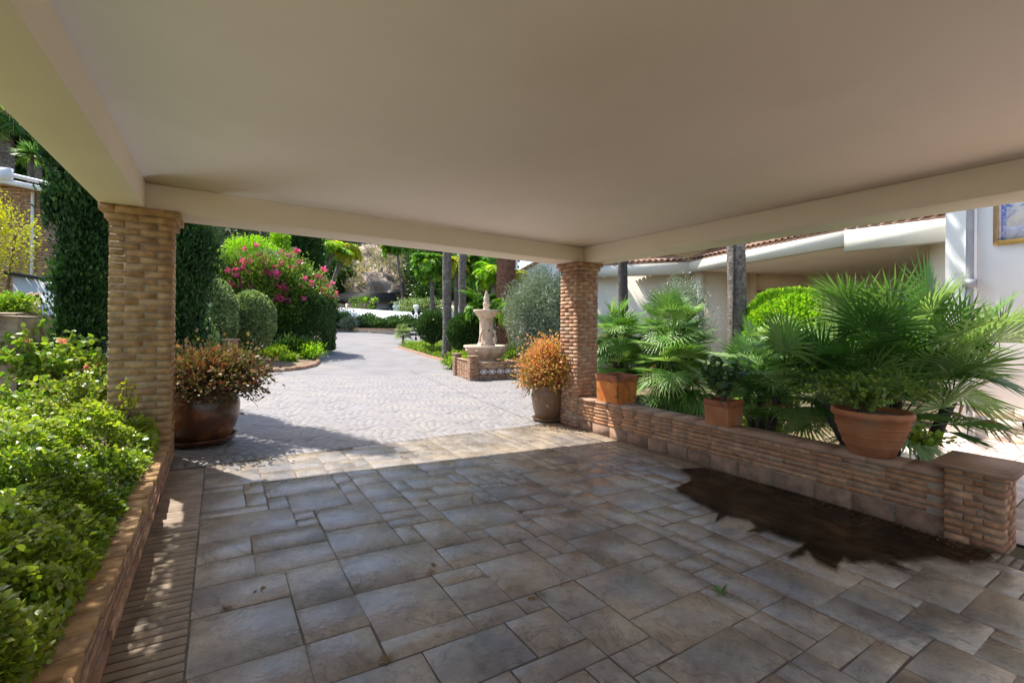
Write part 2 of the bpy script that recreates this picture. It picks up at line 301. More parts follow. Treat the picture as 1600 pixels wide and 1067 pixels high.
def fan_palm(name, label, px, Z, zb, nf, R, reach, mat, xy=None, elev=(-.15, 1.4), group=None, cat='fan palm', heads=((0, 0, 0),), az=None, bl=24):
    x, y = xy if xy else P(px, Z); g = gz(x, y); t = thing(name, label, cat, (x, y, g), 0, group)
    mb = MB(); st = MB(); tk = MB()
    for h in heads:
        hb = np.array(h)+np.array([0, 0, zb-g])
        tk.tube([(h[0]*.3, h[1]*.3, -.05), tuple(hb)], [.06, .05], 8)
        for i in range(nf):
            a = rng.uniform(0, 2*pi) if az is None else rng.uniform(*az); e = rng.uniform(*elev); dv = np.array([cos(a)*cos(e), sin(a)*cos(e), sin(e)])
            rc = reach*rng.uniform(.65, 1.1)
            if x+h[0]+dv[0]*(rc+R) < 5.05 and zb+h[2]+dv[2]*(rc+R*.6)-.3 < .4: continue
            hub = fan_frond(mb, hb, dv, R*rng.uniform(.8, 1.12), rc, bl)
            st.tube([tuple(hb), tuple(hub)], [.008, .005], 4, cap=False)
    if R > .45 and cat == 'fan palm':
        db = MB()
        for h in heads[:3]:
            for i in range(3):
                a = rng.uniform(-.6, 2.4); e = rng.uniform(-.7, -.2); dv = np.array([cos(a)*cos(e), sin(a)*cos(e), sin(e)]); fan_frond(db, np.array(h)+np.array([0, 0, zb-g]), dv, R*.7, reach*.6, 18, droop=.7)
        db.build('dead_frond', 'lf_dry', t)
    mb.build('frond', mat, t); st.build('petiole', mat, t); tk.build('trunk', 'trunk_d', t); return t
def feather(mb, base, az, e0, L, droop, n=34, ll=.4, r=None, w=.07):
    s = np.linspace(0, 1, n); e = e0-droop*s; h = np.array([cos(az), sin(az), 0])
    step = L/n; p = np.array(base)+np.cumsum(np.cos(e)[:, None]*h*step+np.sin(e)[:, None]*np.array([0, 0, 1])*step, 0)
    tan = np.cos(e)[:, None]*h+np.sin(e)[:, None]*np.array([0, 0, 1]); sd = np.array([-sin(az), cos(az), 0])
    ln = ll*np.sin(np.clip(s*1.05+.12, 0, 1)*pi)**.6; r = rng.random() if r is None else r
    for sg in (-1, 1):
        d = unit(tan*.55+sg*sd*.8+np.array([0, 0, -.35])+rng.normal(0, .12, (n, 3)))
        leaves(mb, p, d, ln*rng.uniform(.85, 1.1, n), LEAFN, np.clip(r+rng.normal(0, .12, n), 0, 1), width=w/.07*.9)
    mb.tube(p[::4], np.linspace(.03, .008, len(p[::4])), 4, .9, cap=False)
def feather_palm(name, label, px, Z, ztop, trunkr, nf, L, droop, mat, group=None, trunk='trunk', e0=(.2, 1.3), ll=.45, tmat_y=None, lean=0, base=None, w=.07, n=34):
    x, y = P(px, Z); g = gz(x, y) if base is None else base; t = thing(name, label, 'palm tree', (x, y, g), 0, group); mb = MB()
    for i in range(nf):
        feather(mb, (lean, 0, ztop-g), rng.uniform(0, 2*pi), rng.uniform(e0[0]-.35, e0[1]), L*rng.uniform(.55, 1.1), droop*rng.uniform(.6, 1.3), n, ll, w=w)
    mb.build('frond', mat, t); palm_trunk(t, ztop-g, trunkr, trunk, lean); return t
def palm_trunk(t, h, r, mat, lean=0, rings=26, flare=1.35, seg=14, jag=.05):
    tb = MB(); n = int(max(12, rings*h)); zz = np.linspace(-.1, h, n)
    rr = r*(1+(flare-1)*np.exp(-zz*2.2))*(1+jag*((np.arange(n) % 2)*2-1))
    tb.tube(np.stack([lean*(zz/h)**1.3+.015*np.sin(zz*1.3), .012*np.cos(zz*1.7), zz], 1), rr, seg)
    return tb.build('trunk', mat, t)
def bricks(mb, x0, x1, y0, y1, z0, z1, ch=.06, bl=.25, gap=.012, jit=.0011, depth=.11, sides='xXyY', off=0):
    """courses of bricks round a rectangular core"""
    nz = max(1, round((z1-z0)/ch)); ch = (z1-z0)/nz
    for i in range(nz):
        a, b = z0+i*ch+gap*.5, z0+(i+1)*ch-gap*.5; odd = (i+off) % 2
        for sd in sides:
            lo, hi = (x0, x1) if sd in 'yY' else (y0, y1); L = hi-lo
            if (sd in 'yY') == bool(odd): lo += depth; hi -= depth
            if hi-lo < .02: lo, hi = (lo+hi)/2-.04, (lo+hi)/2+.04
            m = max(1, round((hi-lo)/bl)); cuts = [lo]+[lo+(hi-lo)*(q+(.5 if (m > 2 and odd) else 0)+rng.uniform(-.14, .14))/m for q in range(1, m)]+[hi]
            cuts = sorted(cuts)
            for c0, c1 in zip(cuts[:-1], cuts[1:]):
                if c1-c0 < .03: continue
                e = rng.normal(0, .0016); g = gap*.4; c0 += g if c0 > lo else 0; c1 -= g if c1 < hi else 0
                zj = rng.normal(0, .0015)
                if sd == 'y': mb.box(c0, c1, y0-e, y0+depth-.01, a+zj, b+zj, None, jit)
                if sd == 'Y': mb.box(c0, c1, y1-depth+.01, y1+e, a+zj, b+zj, None, jit)
                if sd == 'x': mb.box(x0-e, x0+depth-.01, c0, c1, a+zj, b+zj, None, jit)
                if sd == 'X': mb.box(x1-depth+.01, x1+e, c0, c1, a+zj, b+zj, None, jit)
def grid(fx, nx, ny):
    """grid surface from function (u,v)->xyz arrays"""
    u, v = np.meshgrid(np.linspace(0, 1, nx), np.linspace(0, 1, ny)); V = np.stack(fx(u, v), -1).reshape(-1, 3)
    F = [[j*nx+i, j*nx+i+1, (j+1)*nx+i+1, (j+1)*nx+i] for j in range(ny-1) for i in range(nx-1)]
    return V, np.array(F)
def poly_prism(mb, pts, z0, z1, r=None):
    if sum(pts[i][0]*pts[(i+1) % len(pts)][1]-pts[(i+1) % len(pts)][0]*pts[i][1] for i in range(len(pts))) < 0: pts = pts[::-1]
    n = len(pts); V = [(p[0], p[1], z0) for p in pts]+[(p[0], p[1], z1) for p in pts]
    mb.add(V, [np.array([[i, (i+1) % n, n+(i+1) % n, n+i] for i in range(n)]), np.array([list(range(n, 2*n))]), np.array([list(range(n-1, -1, -1))])], r)
def struct(o): o['kind'] = 'structure'; return o
exec_order = []
# ================================================================ SETTING
# ground sheet
def gfun(u, v):
    x = np.sign(u-.5)*np.abs(u*2-1)**2.6*320+2; y = np.sign(v-.35)*np.abs(np.where(v > .35, (v-.35)/.65, (.35-v)/.35))**2.4*np.where(v > .35, 420, 160)+5
    return x, y, gzv(x, y)-.03
mb = MB(); V, F = grid(gfun, 140, 160); mb.add(V, F, .5); struct(mb.build('ground', 'earth', smooth=True))
# driveway: strips between a left and a right edge
KY = [4.9, 6, 10, 13.2, 14.4, 15.6, 17.3, 20, 26, 34]
KL = [-2.2, -2.2, -1.6, .1, 1.2, 2.2, 2.9, 3.1, 4.6, 6.5]
KR = [5.25, 7.3, 9.5, 9.0, 8.3, 8.2, 8.4, 9.2, 11.6, 15.5]
def edgeL(y): return np.interp(y, KY, KL)
def edgeR(y): return np.interp(y, KY, KR)
def dfun(u, v):
    y = 4.9+v*28.; y0 = y+0*u; x = edgeL(y)+(edgeR(y)-edgeL(y))*u; return x, y0, gzv(x, y0)-.0075
mb = MB(); V, F = grid(dfun, 160, 90); mb.add(V, F, .5); struct(mb.build('driveway', 'drive', smooth=True))
SEAM = lambda x: 5.12+.155*(x-.158)     # edge between paving slab and driveway
def onfloor(mb, poly, z0, h, r, inset=.006):
    """one raised stamped stone with a soft edge following the slope of the floor"""
    p = np.array(poly); c = p.mean(0); q = c+(p-c)*(1-inset*2.2/(np.abs(p-c).max(0)+1e-6)); n = len(p)
    V = np.concatenate([np.c_[p, gzv(p[:, 0], p[:, 1])+z0], np.c_[q, gzv(q[:, 0], q[:, 1])+z0+h]])
    mb.add(V, [np.array([[i, (i+1) % n, n+(i+1) % n, n+i] for i in range(n)]), np.array([list(range(n, 2*n))])], r)
mb = MB(); V, F = grid(lambda u, v: (edgeL(4.9+v*8.6)+.02+(edgeR(4.9+v*8.6)-edgeL(4.9+v*8.6)-.04)*u, 4.9+v*8.6+0*u, gzv(edgeL(4.9+v*8.6)+(edgeR(4.9+v*8.6)-edgeL(4.9+v*8.6))*u, 4.9+v*8.6)-.0045), 160, 60); mb.add(V, F, .5)
M['cjoint'] = mat_noise('cobble joint', (.15, .14, .135), (.19, .178, .17), 3, .9, .3, 40, .004)
struct(mb.build('cobble_joints', 'cjoint', smooth=True))
# fan-set cobbles pressed in the driveway
mb = MB(); RF = .80; cs = .115
def inside(cx, cy, x, y): return (x-cx)**2+(y-cy)**2 < RF*RF
rowh = RF*.5
for row in range(0, 30):
    cy = 4.6+row*rowh
    for ci in range(-3, 12):
        cx = ci*RF*2+(RF if row % 2 else 0)
        if cx > 10 or cx < -3: continue
        for k in range(1, 7):
            r0 = RF*(k-1)/6+.0022; r1 = RF*k/6-.0022; m = max(4, int(2*pi*(r0+r1)/2/cs)); 
            for j in range(m):
                a0 = 2*pi*j/m+.35*k; a1 = a0+2*pi/m-.0045/((r0+r1)/2); am = (a0+a1)/2; rm = (r0+r1)/2
                x = cx+rm*cos(am); y = cy+rm*sin(am)
                if y < SEAM(x)+.17 or x < edgeL(y)+.05 or x > edgeR(y)-.05 or y > 13.6: continue
                # belongs to the frontmost fan (lower rows lie on top)
                if inside(cx-RF, cy-rowh, x, y) or inside(cx+RF, cy-rowh, x, y) or inside(cx, cy-2*rowh, x, y): continue
                pl = [(cx+rr*cos(aa), cy+rr*sin(aa)) for rr, aa in ((r0, a0), (r0, a1), (r1, a1), (r1, a0))]
                onfloor(mb, [(a+rng.normal(0, .003), b+rng.normal(0, .003)) for a, b in pl], -.0045, .0022+rng.uniform(-.0003, .0003), rng.random(), .002)
o = struct(mb.build('driveway_cobbles', 'cobble'))
# long joint running across the cobbles
mb = MB(); ja = np.array(G(640, 578)[:2]); jb = np.array([4.35, SEAM(4.35)+.17]); jd = (jb-ja)/np.linalg.norm(jb-ja); jn = np.array([-jd[1], jd[0]])*.006; nj = 24
V = []
for i in range(nj):
    p_ = ja+(jb-ja)*i/(nj-1)
    for sg in (-1, 1): q_ = p_+jn*sg; V.append((q_[0], q_[1], gz(*q_)+.0005))
mb.add(V, np.array([[2*i, 2*i+1, 2*i+3, 2*i+2] for i in range(nj-1)]), .5); struct(mb.build('driveway_joint', 'joint'))
# header course of small pavers along the seam
mb = MB(); x = -1.1
while x < 7.2:
    w_ = rng.uniform(.085, .105); 
    if x < 5.2: onfloor(mb, [(x, SEAM(x)+.015), (x+w_-.01, SEAM(x+w_)+.015), (x+w_-.03, SEAM(x+w_)+.16), (x-.02, SEAM(x)+.16)], -.004, .007, rng.random(), .004)
    x += w_
struct(mb.build('header_course', 'cobble'))
# paving slab (base sheet of joints, stamped stones on it)
YB = -6.5
mb = MB()
V, F = grid(lambda u, v: (-.42+u*5.15, YB+v*(SEAM(-.42+u*5.15)-YB), gzv(-.42+u*5.15, 0*v)+.002), 12, 30); mb.add(V, F, .5); struct(mb.build('paving_joints', 'joint', smooth=True))
U = .136; X0, X1 = -.099, 4.44
nx = int(round((X1-X0)/U)); ux = (X1-X0)/nx; ny = int((5.9-YB)/U); occ = np.zeros((ny, nx), bool); mb = MB()
sizes = [(3, 3), (4, 3), (3, 2), (4, 2), (2, 2), (2, 3), (3, 2), (2, 1), (3, 1), (2, 2), (1, 2)]
for j in range(ny):
    for i in range(nx):
        if occ[j, i]: continue
        random.shuffle(sizes)
        for (a, b) in sizes[:6]+[(2, 1), (1, 1)]:
            if i+a <= nx and j+b <= ny and not occ[j:j+b, i:i+a].any(): break
        occ[j:j+b, i:i+a] = True
        xa, xb = X0+i*ux, X0+(i+a)*ux; ya, yb = YB+j*U, YB+(j+b)*U; g = .0032
        tr = lambda x, y: min(y, SEAM(x)-.012)
        jj = lambda: rng.normal(0, .0025)
        ya2 = tr(xa, ya)
        if tr(xa, yb)-ya < .03: continue
        pl = [(xa+g+jj(), ya+g+jj()), (xb-g+jj(), ya+g+jj()), (xb-g+jj(), tr(xb, yb)-g+jj()), (xa+g+jj(), tr(xa, yb)-g+jj())]
        onfloor(mb, pl, .002, .0055+rng.uniform(0, .0015), rng.random(), .006)
struct(mb.build('stamped_paving', 'slab'))
# ribbed brick strips on both sides of the slab
mb = MB()
for (xa, xb, ys, ye) in ((-.36, -.105, YB, 5.0), (4.455, 4.69, YB, 5.75)):
    y = ys
    while y < ye:
        w_ = rng.uniform(.052, .062)
        if y+w_ < SEAM(xa)-.01: onfloor(mb, [(xa, y), (xb+rng.normal(0, .003), y+rng.normal(0, .002)), (xb, y+w_-.012), (xa, y+w_-.012)], .002, .0065, rng.random(), .004)
        y += w_
struct(mb.build('brick_strip', 'strip'))
# terrace on the right beyond the low wall
mb = MB()
for i in range(17):
    for j in range(26):
        x, y = 4.74+i*.33, -6+j*.33
        if y > 2.55 or x > 9.4 or (x < 5.05 and y > .4): continue
        onfloor(mb, [(x, y), (x+.322, y), (x+.322, y+.322), (x, y+.322)], -.012, .01, rng.random(), .003)
struct(mb.build('terrace_paving', 'pave_r'))
# puddle along the foot of the low wall
pd = [(470, 285), (500, 320), (440, 350), (530, 400), (590, 430), (578, 458), (620, 440), (690, 455), (715, 478), (680, 498), (760, 490), (800, 510), (885, 530), (820, 580), (885, 556), (920, 590), (980, 620), (1003, 580), (1110, 634), (1030, 594), (1105, 590), (1250, 635), (1165, 590), (1320, 575), (1400, 600), (1500, 580), (1485, 562), (1340, 520), (1170, 465), (910, 385), (700, 325), (540, 280)]
pp = [G(850+a/2.133, 600+b/2.133)[:2] for a, b in pd]
q = []
for i in range(len(pp)):
    a = np.array(pp[i]); b = np.array(pp[(i+1) % len(pp)]); L = np.linalg.norm(b-a); m = max(1, int(L/.05))
    for s_ in range(m): q.append(tuple(a+(b-a)*s_/m+(rng.normal(0, .003, 2) if i < 26 else 0)))
q = [(min(a, 4.684), b) for a, b in q]
mb = MB(); mb.add([(a, b, gz(a, b)+.0112) for a, b in q], np.array([list(range(len(q)))]), .5)
o = struct(mb.build('puddle', 'water'))
qc = np.array(q); ctr = qc.mean(0)
for lay in range(3):
    q2 = []
    for i in range(len(q)):
        k_ = (lay+1)*.022+.008*math.sin(i*.31); q2.append((min(qc[i][0]-k_, 4.68), qc[i][1]+(.4*k_ if qc[i][1] > 3 else -.5*k_)))
    mb = MB(); mb.add([(a, b, gz(a, b)+.0109-.0003*lay) for a, b in q2], np.array([list(range(len(q2)))]), .5); struct(mb.build('damp_patch', 'damp'))
# hill behind: polar sheet, lower towards the right of the view
def hfun(u, v):
    az = -1.15+u*2.0; d = 52+v*170       # az measured from the view axis
    H = np.interp(az, [-1.2, -.75, -.5, -.32, -.2, -.08, .1, .3, .85], [26, 30, 34, 30, 21, 13, 7, 5, 4])
    k = 1-np.exp(-v*3.2)
    z = H*k+2.4*np.sin(az*23+v*5)*k+1.6*np.sin(az*51+v*17)*k+1.2*np.sin(v*31+az*9)*k+.8*np.sin(az*97-v*41)*k
    a = YAW+az; return d*np.sin(a), d*np.cos(a), z+1.0+.6*k*0-(1-np.clip(v*30, 0, 1))*1.5
HV, HF = grid(hfun, 160, 70); mb = MB(); mb.add(HV, HF, .5); struct(mb.build('hill', 'hill', smooth=True))
# scrub wood covering the hill
mb = MB(); n = 1500; iu = rng.random(n); iv = rng.random(n)**1.6*.8+.01
hx, hy, hz_ = hfun(iu, iv)
for i in range(n):
    s_ = rng.uniform(.9, 2.4)*(1+iv[i]); m = 46; pz, dn, rc = clumps((hx[i], hy[i], hz_[i]+s_*.5), (s_, s_, s_*.8), m, 7, .3)
    leaves(mb, pz, dn+rdir(m)*.5+np.array([0, 0, .5]), s_*.42, LEAF4, np.clip(rng.random()*.8+rng.random(m)*.25, 0, 1))
prop(mb.build('hillside_scrub', 'lf_scrub'), 'dark green scrub wood covering the hill behind the garden', 'scrub', kind='stuff')
# rocky outcrop on the hill
mb = MB()
for (px, py, Z, s_) in ((600, 425, 50, 3.0), (585, 450, 48, 2.8), (618, 452, 47, 2.6), (570, 470, 46, 2.6), (636, 465, 46, 2.2), (604, 470, 45, 2.8), (560, 440, 51, 2.2), (655, 478, 46, 1.8), (575, 418, 53, 2.2), (628, 440, 50, 1.7), (590, 405, 56, 2.0)):
    x, y = P(px, Z); z = Hh(px, py, Z); a = np.linspace(0, pi, 20); b = np.linspace(0, 2*pi, 30, endpoint=False)
    A, B = np.meshgrid(a, b, indexing='ij'); u = np.stack([np.sin(A)*np.cos(B), np.sin(A)*np.sin(B), np.cos(A)], -1)
    f = 1+.18*np.sin(u[..., 0]*5+x)*np.sin(u[..., 2]*6+y)+.10*np.sin(u[..., 1]*13+u[..., 2]*9)+.07*np.sin(u[..., 0]*23+u[..., 2]*17)+rng.normal(0, .025, A.shape)
    V = (u*f[..., None]*s_*np.array([1, 1, 1.05])+np.array([x, y, z])).reshape(-1, 3)
    F = [[i*30+j, i*30+(j+1) % 30, (i+1)*30+(j+1) % 30, (i+1)*30+j] for i in range(19) for j in range(30)]
    mb.add(V, np.array(F), .5)
struct(mb.build('rocky_outcrop', 'rock', smooth=True))
mb = MB()
for i in range(90):
    px = rng.uniform(548, 665); py = min(395+abs(px-600)*.55+rng.uniform(-8, 60), 452); Z = rng.uniform(43, 48); x, y = P(px, Z); z = Hh(px, py, Z); m = 40
    pz, dn, rc = clumps((x, y, z), (.75, .75, .6), m, 6, .35); leaves(mb, pz, dn+np.array([0, 0, .8]), .42, LEAFN, np.clip(rng.random()+rng.random(m)*.2, 0, 1))
prop(mb.build('dry_brush', 'lf_drybrush'), 'dry tan brush growing over the rocky outcrop', 'brush', kind='stuff')
# ================================================================ CARPORT
ct = thing('carport', 'open carport with flat plaster ceiling, beams and rustic brick columns', 'carport', (0, 0, 0))
BZ, CZ = 2.397, 2.633; XL, XLO, XR, XRO = -.555, -.862, 4.817, 5.25; YBK = -2.6
fy = lambda x: 5.13+.0434*(x+.36)          # inner line of the front beam
mb = MB(); poly_prism(mb, [(XLO+.001, YBK), (XRO-.001, YBK), (XRO-.001, fy(XRO)+.458), (XLO+.001, fy(XLO)+.458)], CZ, CZ+.22, .5); mb.build('ceiling', 'plaster', ct)
mb = MB(); poly_prism(mb, [(XLO-.03, YBK-.03), (XRO+.03, YBK-.03), (XRO+.03, fy(XRO)+.49), (XLO-.03, fy(XLO)+.49)], CZ+.22, CZ+.28, .5); mb.build('roof', 'tile', ct)
def beam(pts):
    mb = MB(); poly_prism(mb, pts, BZ, CZ, .5); o = mb.build('beam', 'beam', ct)
    b = o.modifiers.new('b', 'BEVEL'); b.width = .006; b.segments = 2; return o
beam([(XLO, YBK+.003), (XL, YBK+.003), (XL, fy(XL)), (XLO, fy(XLO))])
beam([(XR, YBK+.003), (XRO, YBK+.003), (XRO, fy(XRO)), (XR, fy(XR))])
beam([(XLO, fy(XLO)+.0005), (XRO, fy(XRO)+.0005), (XRO, fy(XRO)+.46), (XLO, fy(XLO)+.46)])
def column(x0, x1, y0, y1, mat, zb):
    c = thing('x', None, None); bpy.data.objects.remove(c)
    mb = MB(); mb.box(x0+.005, x1-.005, y0+.005, y1-.005, zb, BZ-.002, .5); o = mb.build('column', 'mortar', ct)
    mb = MB(); bricks(mb, x0, x1, y0, y1, zb, BZ-.125, .061, .235, .009); mb.build('bricks', mat, o)
    mb = MB()
    for k, (e, za, zc) in enumerate(((.028, BZ-.122, BZ-.066), (.06, BZ-.062, BZ-.004))):
        bricks(mb, x0-e, x1+e, y0-e, y1+e, za, zc, .058, .26, .008, off=k)
        mb.box(x0-e+.012, x1+e-.012, y0-e+.012, y1+e-.012, za, zc+.002, .4)
    mb.build('capital', mat, o)
column(-.80, -.365, 5.107, 5.542, 'brick_y', -.05)
column(4.69, 5.115, 5.329, 5.755, 'brick', -.26)
# rear columns carry the roof behind the camera
column(-.80, -.365, -2.55, -2.12, 'brick_y', -.05)
column(4.86, 5.2, -2.55, -2.12, 'brick', -.26)
# ---------------------------------------------------------------- low walls
def low_wall_right():
    t = thing('low_brick_wall', 'low rustic brick wall running along the right side of the paving, planters on top', 'brick wall', (4.69, 3.2, -.204))
    ox, oy, oz = -4.69, -3.2, .204
    def B(mb, *a, **k): mb.box(a[0]+ox, a[1]+ox, a[2]+oy, a[3]+oy, a[4]+oz, a[5]+oz, **k)
    mb = MB(); B(mb, 4.697, 4.972, 1.05, 5.325, -.30, .245, r=.5); mb.build('mortar_core', 'mortar', t)
    mb = MB(); bricks(mb, 4.69+ox, 4.98+ox, 1.075+oy, 5.33+oy, -.045+oz, .245+oz, .0485, .27, .011, sides='xX'); mb.build('bricks', 'brick_w', t)
    mb = MB(); y = 1.08
    while y < 5.32:
        L = rng.uniform(.26, .40); e = min(y+L, 5.32); B(mb, 4.682+rng.normal(0, .002), 4.80, y, e-.022, -.25, -.05, r=rng.random(), jit=.003); y += L
    mb.build('base_course', 'base_stone', t)
    mb = MB(); y = 1.08
    while y < 5.32:
        L = rng.uniform(.24, .30); e = min(y+L, 5.325); B(mb, 4.683, 4.988, y, e-.003, .243, .288+rng.normal(0, .001), jit=.0015); y += L
    mb.build('coping', 'coping', t)
    pl = MB(); B(pl, 4.675, 5.02, .775, 1.06, -.30, .35, r=.5); po = pl.build('end_pillar', 'mortar', t)
    mb = MB(); bricks(mb, 4.66+ox, 5.035+ox, .76+oy, 1.075+oy, -.25+oz, .352+oz, .055, .2, .012); mb.build('bricks', 'brick_w', po)
    mb = MB()
    for e, a, b in ((.05, .352, .362), (.065, .362, .388), (.05, .388, .402), (.02, .402, .409)):
        B(mb, 4.66-e, 5.035+e, .76-e, 1.075+e, a, b+.0005, r=.5)
    o = mb.build('cap', 'coping', po)
    return t
low_wall_right()
def low_wall_left():
    t = thing('planter_wall', 'low brick planter wall holding the leafy bed along the left of the paving', 'brick wall', (-.49, 2, .07))
    ox, oy, oz = .49, -2, -.07
    def B(mb, *a, **k): mb.box(a[0]+ox, a[1]+ox, a[2]+oy, a[3]+oy, a[4]+oz, a[5]+oz, **k)
    mb = MB(); B(mb, -.594, -.374, -2.5, 5.1, -.1, .28, r=.5); mb.build('mortar_core', 'mortar', t)
    mb = MB(); bricks(mb, -.60+ox, -.368+ox, -2.5+oy, 5.10+oy, .135+oz, .275+oz, .047, .27, .011, sides='xX'); mb.build('bricks', 'brick', t)
    mb = MB(); y = -2.5
    while y < 5.09:
        L = rng.uniform(.26, .42); e = min(y+L, 5.1); B(mb, -.46, -.360+rng.normal(0, .002), y, e-.02, -.06, .128, r=rng.random()*.6, jit=.003); y += L
    mb.build('base_course', 'brick', t)
    mb = MB(); y = -2.5
    while y < 5.09:
        L = rng.uniform(.11, .14); e = min(y+L, 5.1); B(mb, -.605+rng.normal(0, .003), -.362+rng.normal(0, .003), y, e-.006, .277, .318+rng.normal(0, .003), jit=.004); y += L
    mb.build('coping', 'brick_y', t)
low_wall_left()
# soil of the left bed
mb = MB(); V, F = grid(lambda u, v: (-6+u*5.4, -2.5+v*9.2, .27+.03*np.sin(u*17)*np.cos(v*23)+.02*np.sin(v*41)), 40, 60); mb.add(V, F, .5); struct(mb.build('planting_soil', 'soil', smooth=True))
# ---------------------------------------------------------------- left bed planting
def bed_z(x, y):
    base = .62+.10*np.sin(x*3.1+y*1.7)+.07*np.sin(x*5.3-y*4.1)+.05*np.sin(y*8.7+x*2)+.05*(y-2.5)*.6
    edge = np.clip((-.42-x)/.42, 0, 1)
    return .32+(base-.32)*np.sqrt(edge)
mb = MB(); n = 330000
y = rng.uniform(.15, 5.4, n)
x = -.44-(rng.random(n)**1.1)*(1.0+.35*y)
dist = np.hypot(x, y)
keep = (rng.random(n) < np.clip(1.5/dist, .3, 1)); x, y = x[keep], y[keep]
cl = np.sin(x*11+np.sin(y*7)*2)*np.sin(y*12+x*3)                     # holes between clumps
zt = bed_z(x, y)+.075*cl; z = zt-np.abs(rng.normal(0, .085, len(x))); ok = z > .325; x, y, z, cl = x[ok], y[ok], z[ok], cl[ok]
m = len(x); dd = np.hypot(x, y)
tw = unit(np.stack([np.sin(x*9+y*4), np.cos(y*8-x*5), 0*x], 1))
d = tw*.8+rdir(m)*.8+np.array([.15, -.05, .25]); sz = (.018+.0055*dd)*rng.uniform(.7, 1.35, m)
nr = dd < 2.6
rr = np.clip(.42+.22*np.sin(x*2.3)*np.sin(y*1.9+1)+rng.normal(0, .2, m)+.1*cl, 0, 1)
leaves(mb, np.stack([x, y, z], 1)[nr], d[nr], sz[nr]*.95, LEAF6, rr[nr], np.array([0, 0, 1.3]))
leaves(mb, np.stack([x, y, z], 1)[~nr], d[~nr], sz[~nr]*.85, LEAF4, rr[~nr], np.array([0, 0, 1.3]), 1.2)
prop(mb.build('ground_cover', 'lf_ground'), 'sunlit leafy green ground cover filling the bed behind the left planter wall', 'ground cover', kind='stuff')
mb = MB(); lb = MB()   # longer shoots and bare stems standing out of the ground cover
for i in range(150):
    y_ = rng.uniform(.9, 5.2); x_ = -.55-rng.random()*(.5+.3*y_); z_ = float(bed_z(np.array(x_), np.array(y_)))-.12; a_ = rng.uniform(0, 2*pi); L_ = rng.uniform(.12, .30); q_ = np.linspace(0, 1, 6)
    pt = np.stack([x_+cos(a_)*L_*.8*q_**1.4, y_+sin(a_)*L_*.8*q_**1.4, z_+L_*1.1*(q_-.35*q_*q_)], 1); mb.tube(pt, np.linspace(.0035, .0015, 6), 4)
    if rng.random() < .75: k_ = rng.uniform(.35, 1, 12); bp_ = np.stack([np.interp(k_, q_, pt[:, j]) for j in range(3)], 1); leaves(lb, bp_, rdir(12)+np.array([0, 0, .3]), .03*rng.uniform(.6, 1.3, 12), LEAF6, .5+.5*rng.random(12), None, 1.2)
prop(mb.build('bare_stems', 'twig'), 'thin brown stems poking out of the leafy bed on the left', 'stems', kind='stuff')
prop(lb.build('young_shoots', 'lf_light'), 'pale young shoots rising above the leafy bed on the left', 'shoots', kind='stuff')
mb = MB()   # dead leaves and twigs on the soil of the bed edge
pts = np.stack([rng.uniform(-.95, -.5, 1500), rng.uniform(.2, 5, 1500), np.full(1500, .315)], 1); leaves(mb, pts, rdir(1500)*np.array([1, 1, .2]), .035, LEAF4)
prop(mb.build('leaf_litter', 'lf_dry'), 'dry leaves and twigs lying on the soil behind the left planter wall', 'leaf litter', kind='stuff')
def sprig_shrub(name, label, cat, xy, zb, stems, h, spread, mat, leaf=.05, per=26, flower=None, fl=0, lean=(0, 0), tm=LEAF6, group=None, arch=.35):
    t = thing(name, label, cat, (xy[0], xy[1], zb), 0, group); mb = MB(); sb = MB(); fb = MB()
    for i in range(stems):
        a = rng.uniform(0, 2*pi); s_ = spread*rng.uniform(.3, 1); hh = h*rng.uniform(.6, 1.05); q = np.linspace(0, 1, 9)
        px_ = cos(a)*s_*q**1.3+lean[0]*q; py_ = sin(a)*s_*q**1.3+lean[1]*q; pz_ = hh*(q-arch*(s_/spread)*q*q*1.0)
        pts = np.stack([px_, py_, pz_], 1)+rng.normal(0, .008, (9, 3)); pts[0] = (cos(a)*.03, sin(a)*.03, 0)
        sb.tube(pts, np.linspace(.006, .002, 9), 4)
        k = rng.uniform(.22, 1, per); base = np.stack([np.interp(k, q, pts[:, j]) for j in range(3)], 1)
        leaves(mb, base, rdir(per)+np.array([0, 0, .2]), leaf*rng.uniform(.6, 1.25, per), tm, None, None, 1.25)
        if flower and rng.random() < fl:
            fb = MB(); leaves(fb, np.repeat(pts[-1][None], 7, 0)+rng.normal(0, .006, (7, 3)), rdir(7)+np.array([0, 0, .4]), .05, LEAF6, None, None, 1.6); fb.build('flower', flower, t)
    mb.build('foliage', mat, t); sb.build('stem', 'twig', t)
    return t
sprig_shrub('twiggy_shoot', 'thin upright shoot with yellow leaves in front of the left brick column', 'shoot', P(205, 3.7), .6, 5, .42, .10, 'lf_yellow', .035, 16)
sprig_shrub('hibiscus', 'pale green hibiscus shrub with a peach flower left of the tall cypress', 'shrub', P(70, 5.3), .35, 60, 1.15, .62, 'lf_light', .07, 30, 'lf_peach', .05)
sprig_shrub('flowering_shrub', 'loose green shrub with small red blooms at the foot of the tall cypress', 'shrub', P(128, 5.6), .3, 55, 1.05, .5, 'lf_ground', .06, 30, 'lf_pink', .04)
sprig_shrub('leafy_shrub', 'bushy green shrub against the left face of the near brick column', 'shrub', P(130, 4.6), .3, 60, .75, .5, 'lf_ground', .05, 34)
sprig_shrub('leafy_shrub', 'low arching shrub beside the rough rendered wall at the left edge', 'shrub', P(45, 4.4), .3, 50, .62, .55, 'lf_light', .05, 30)
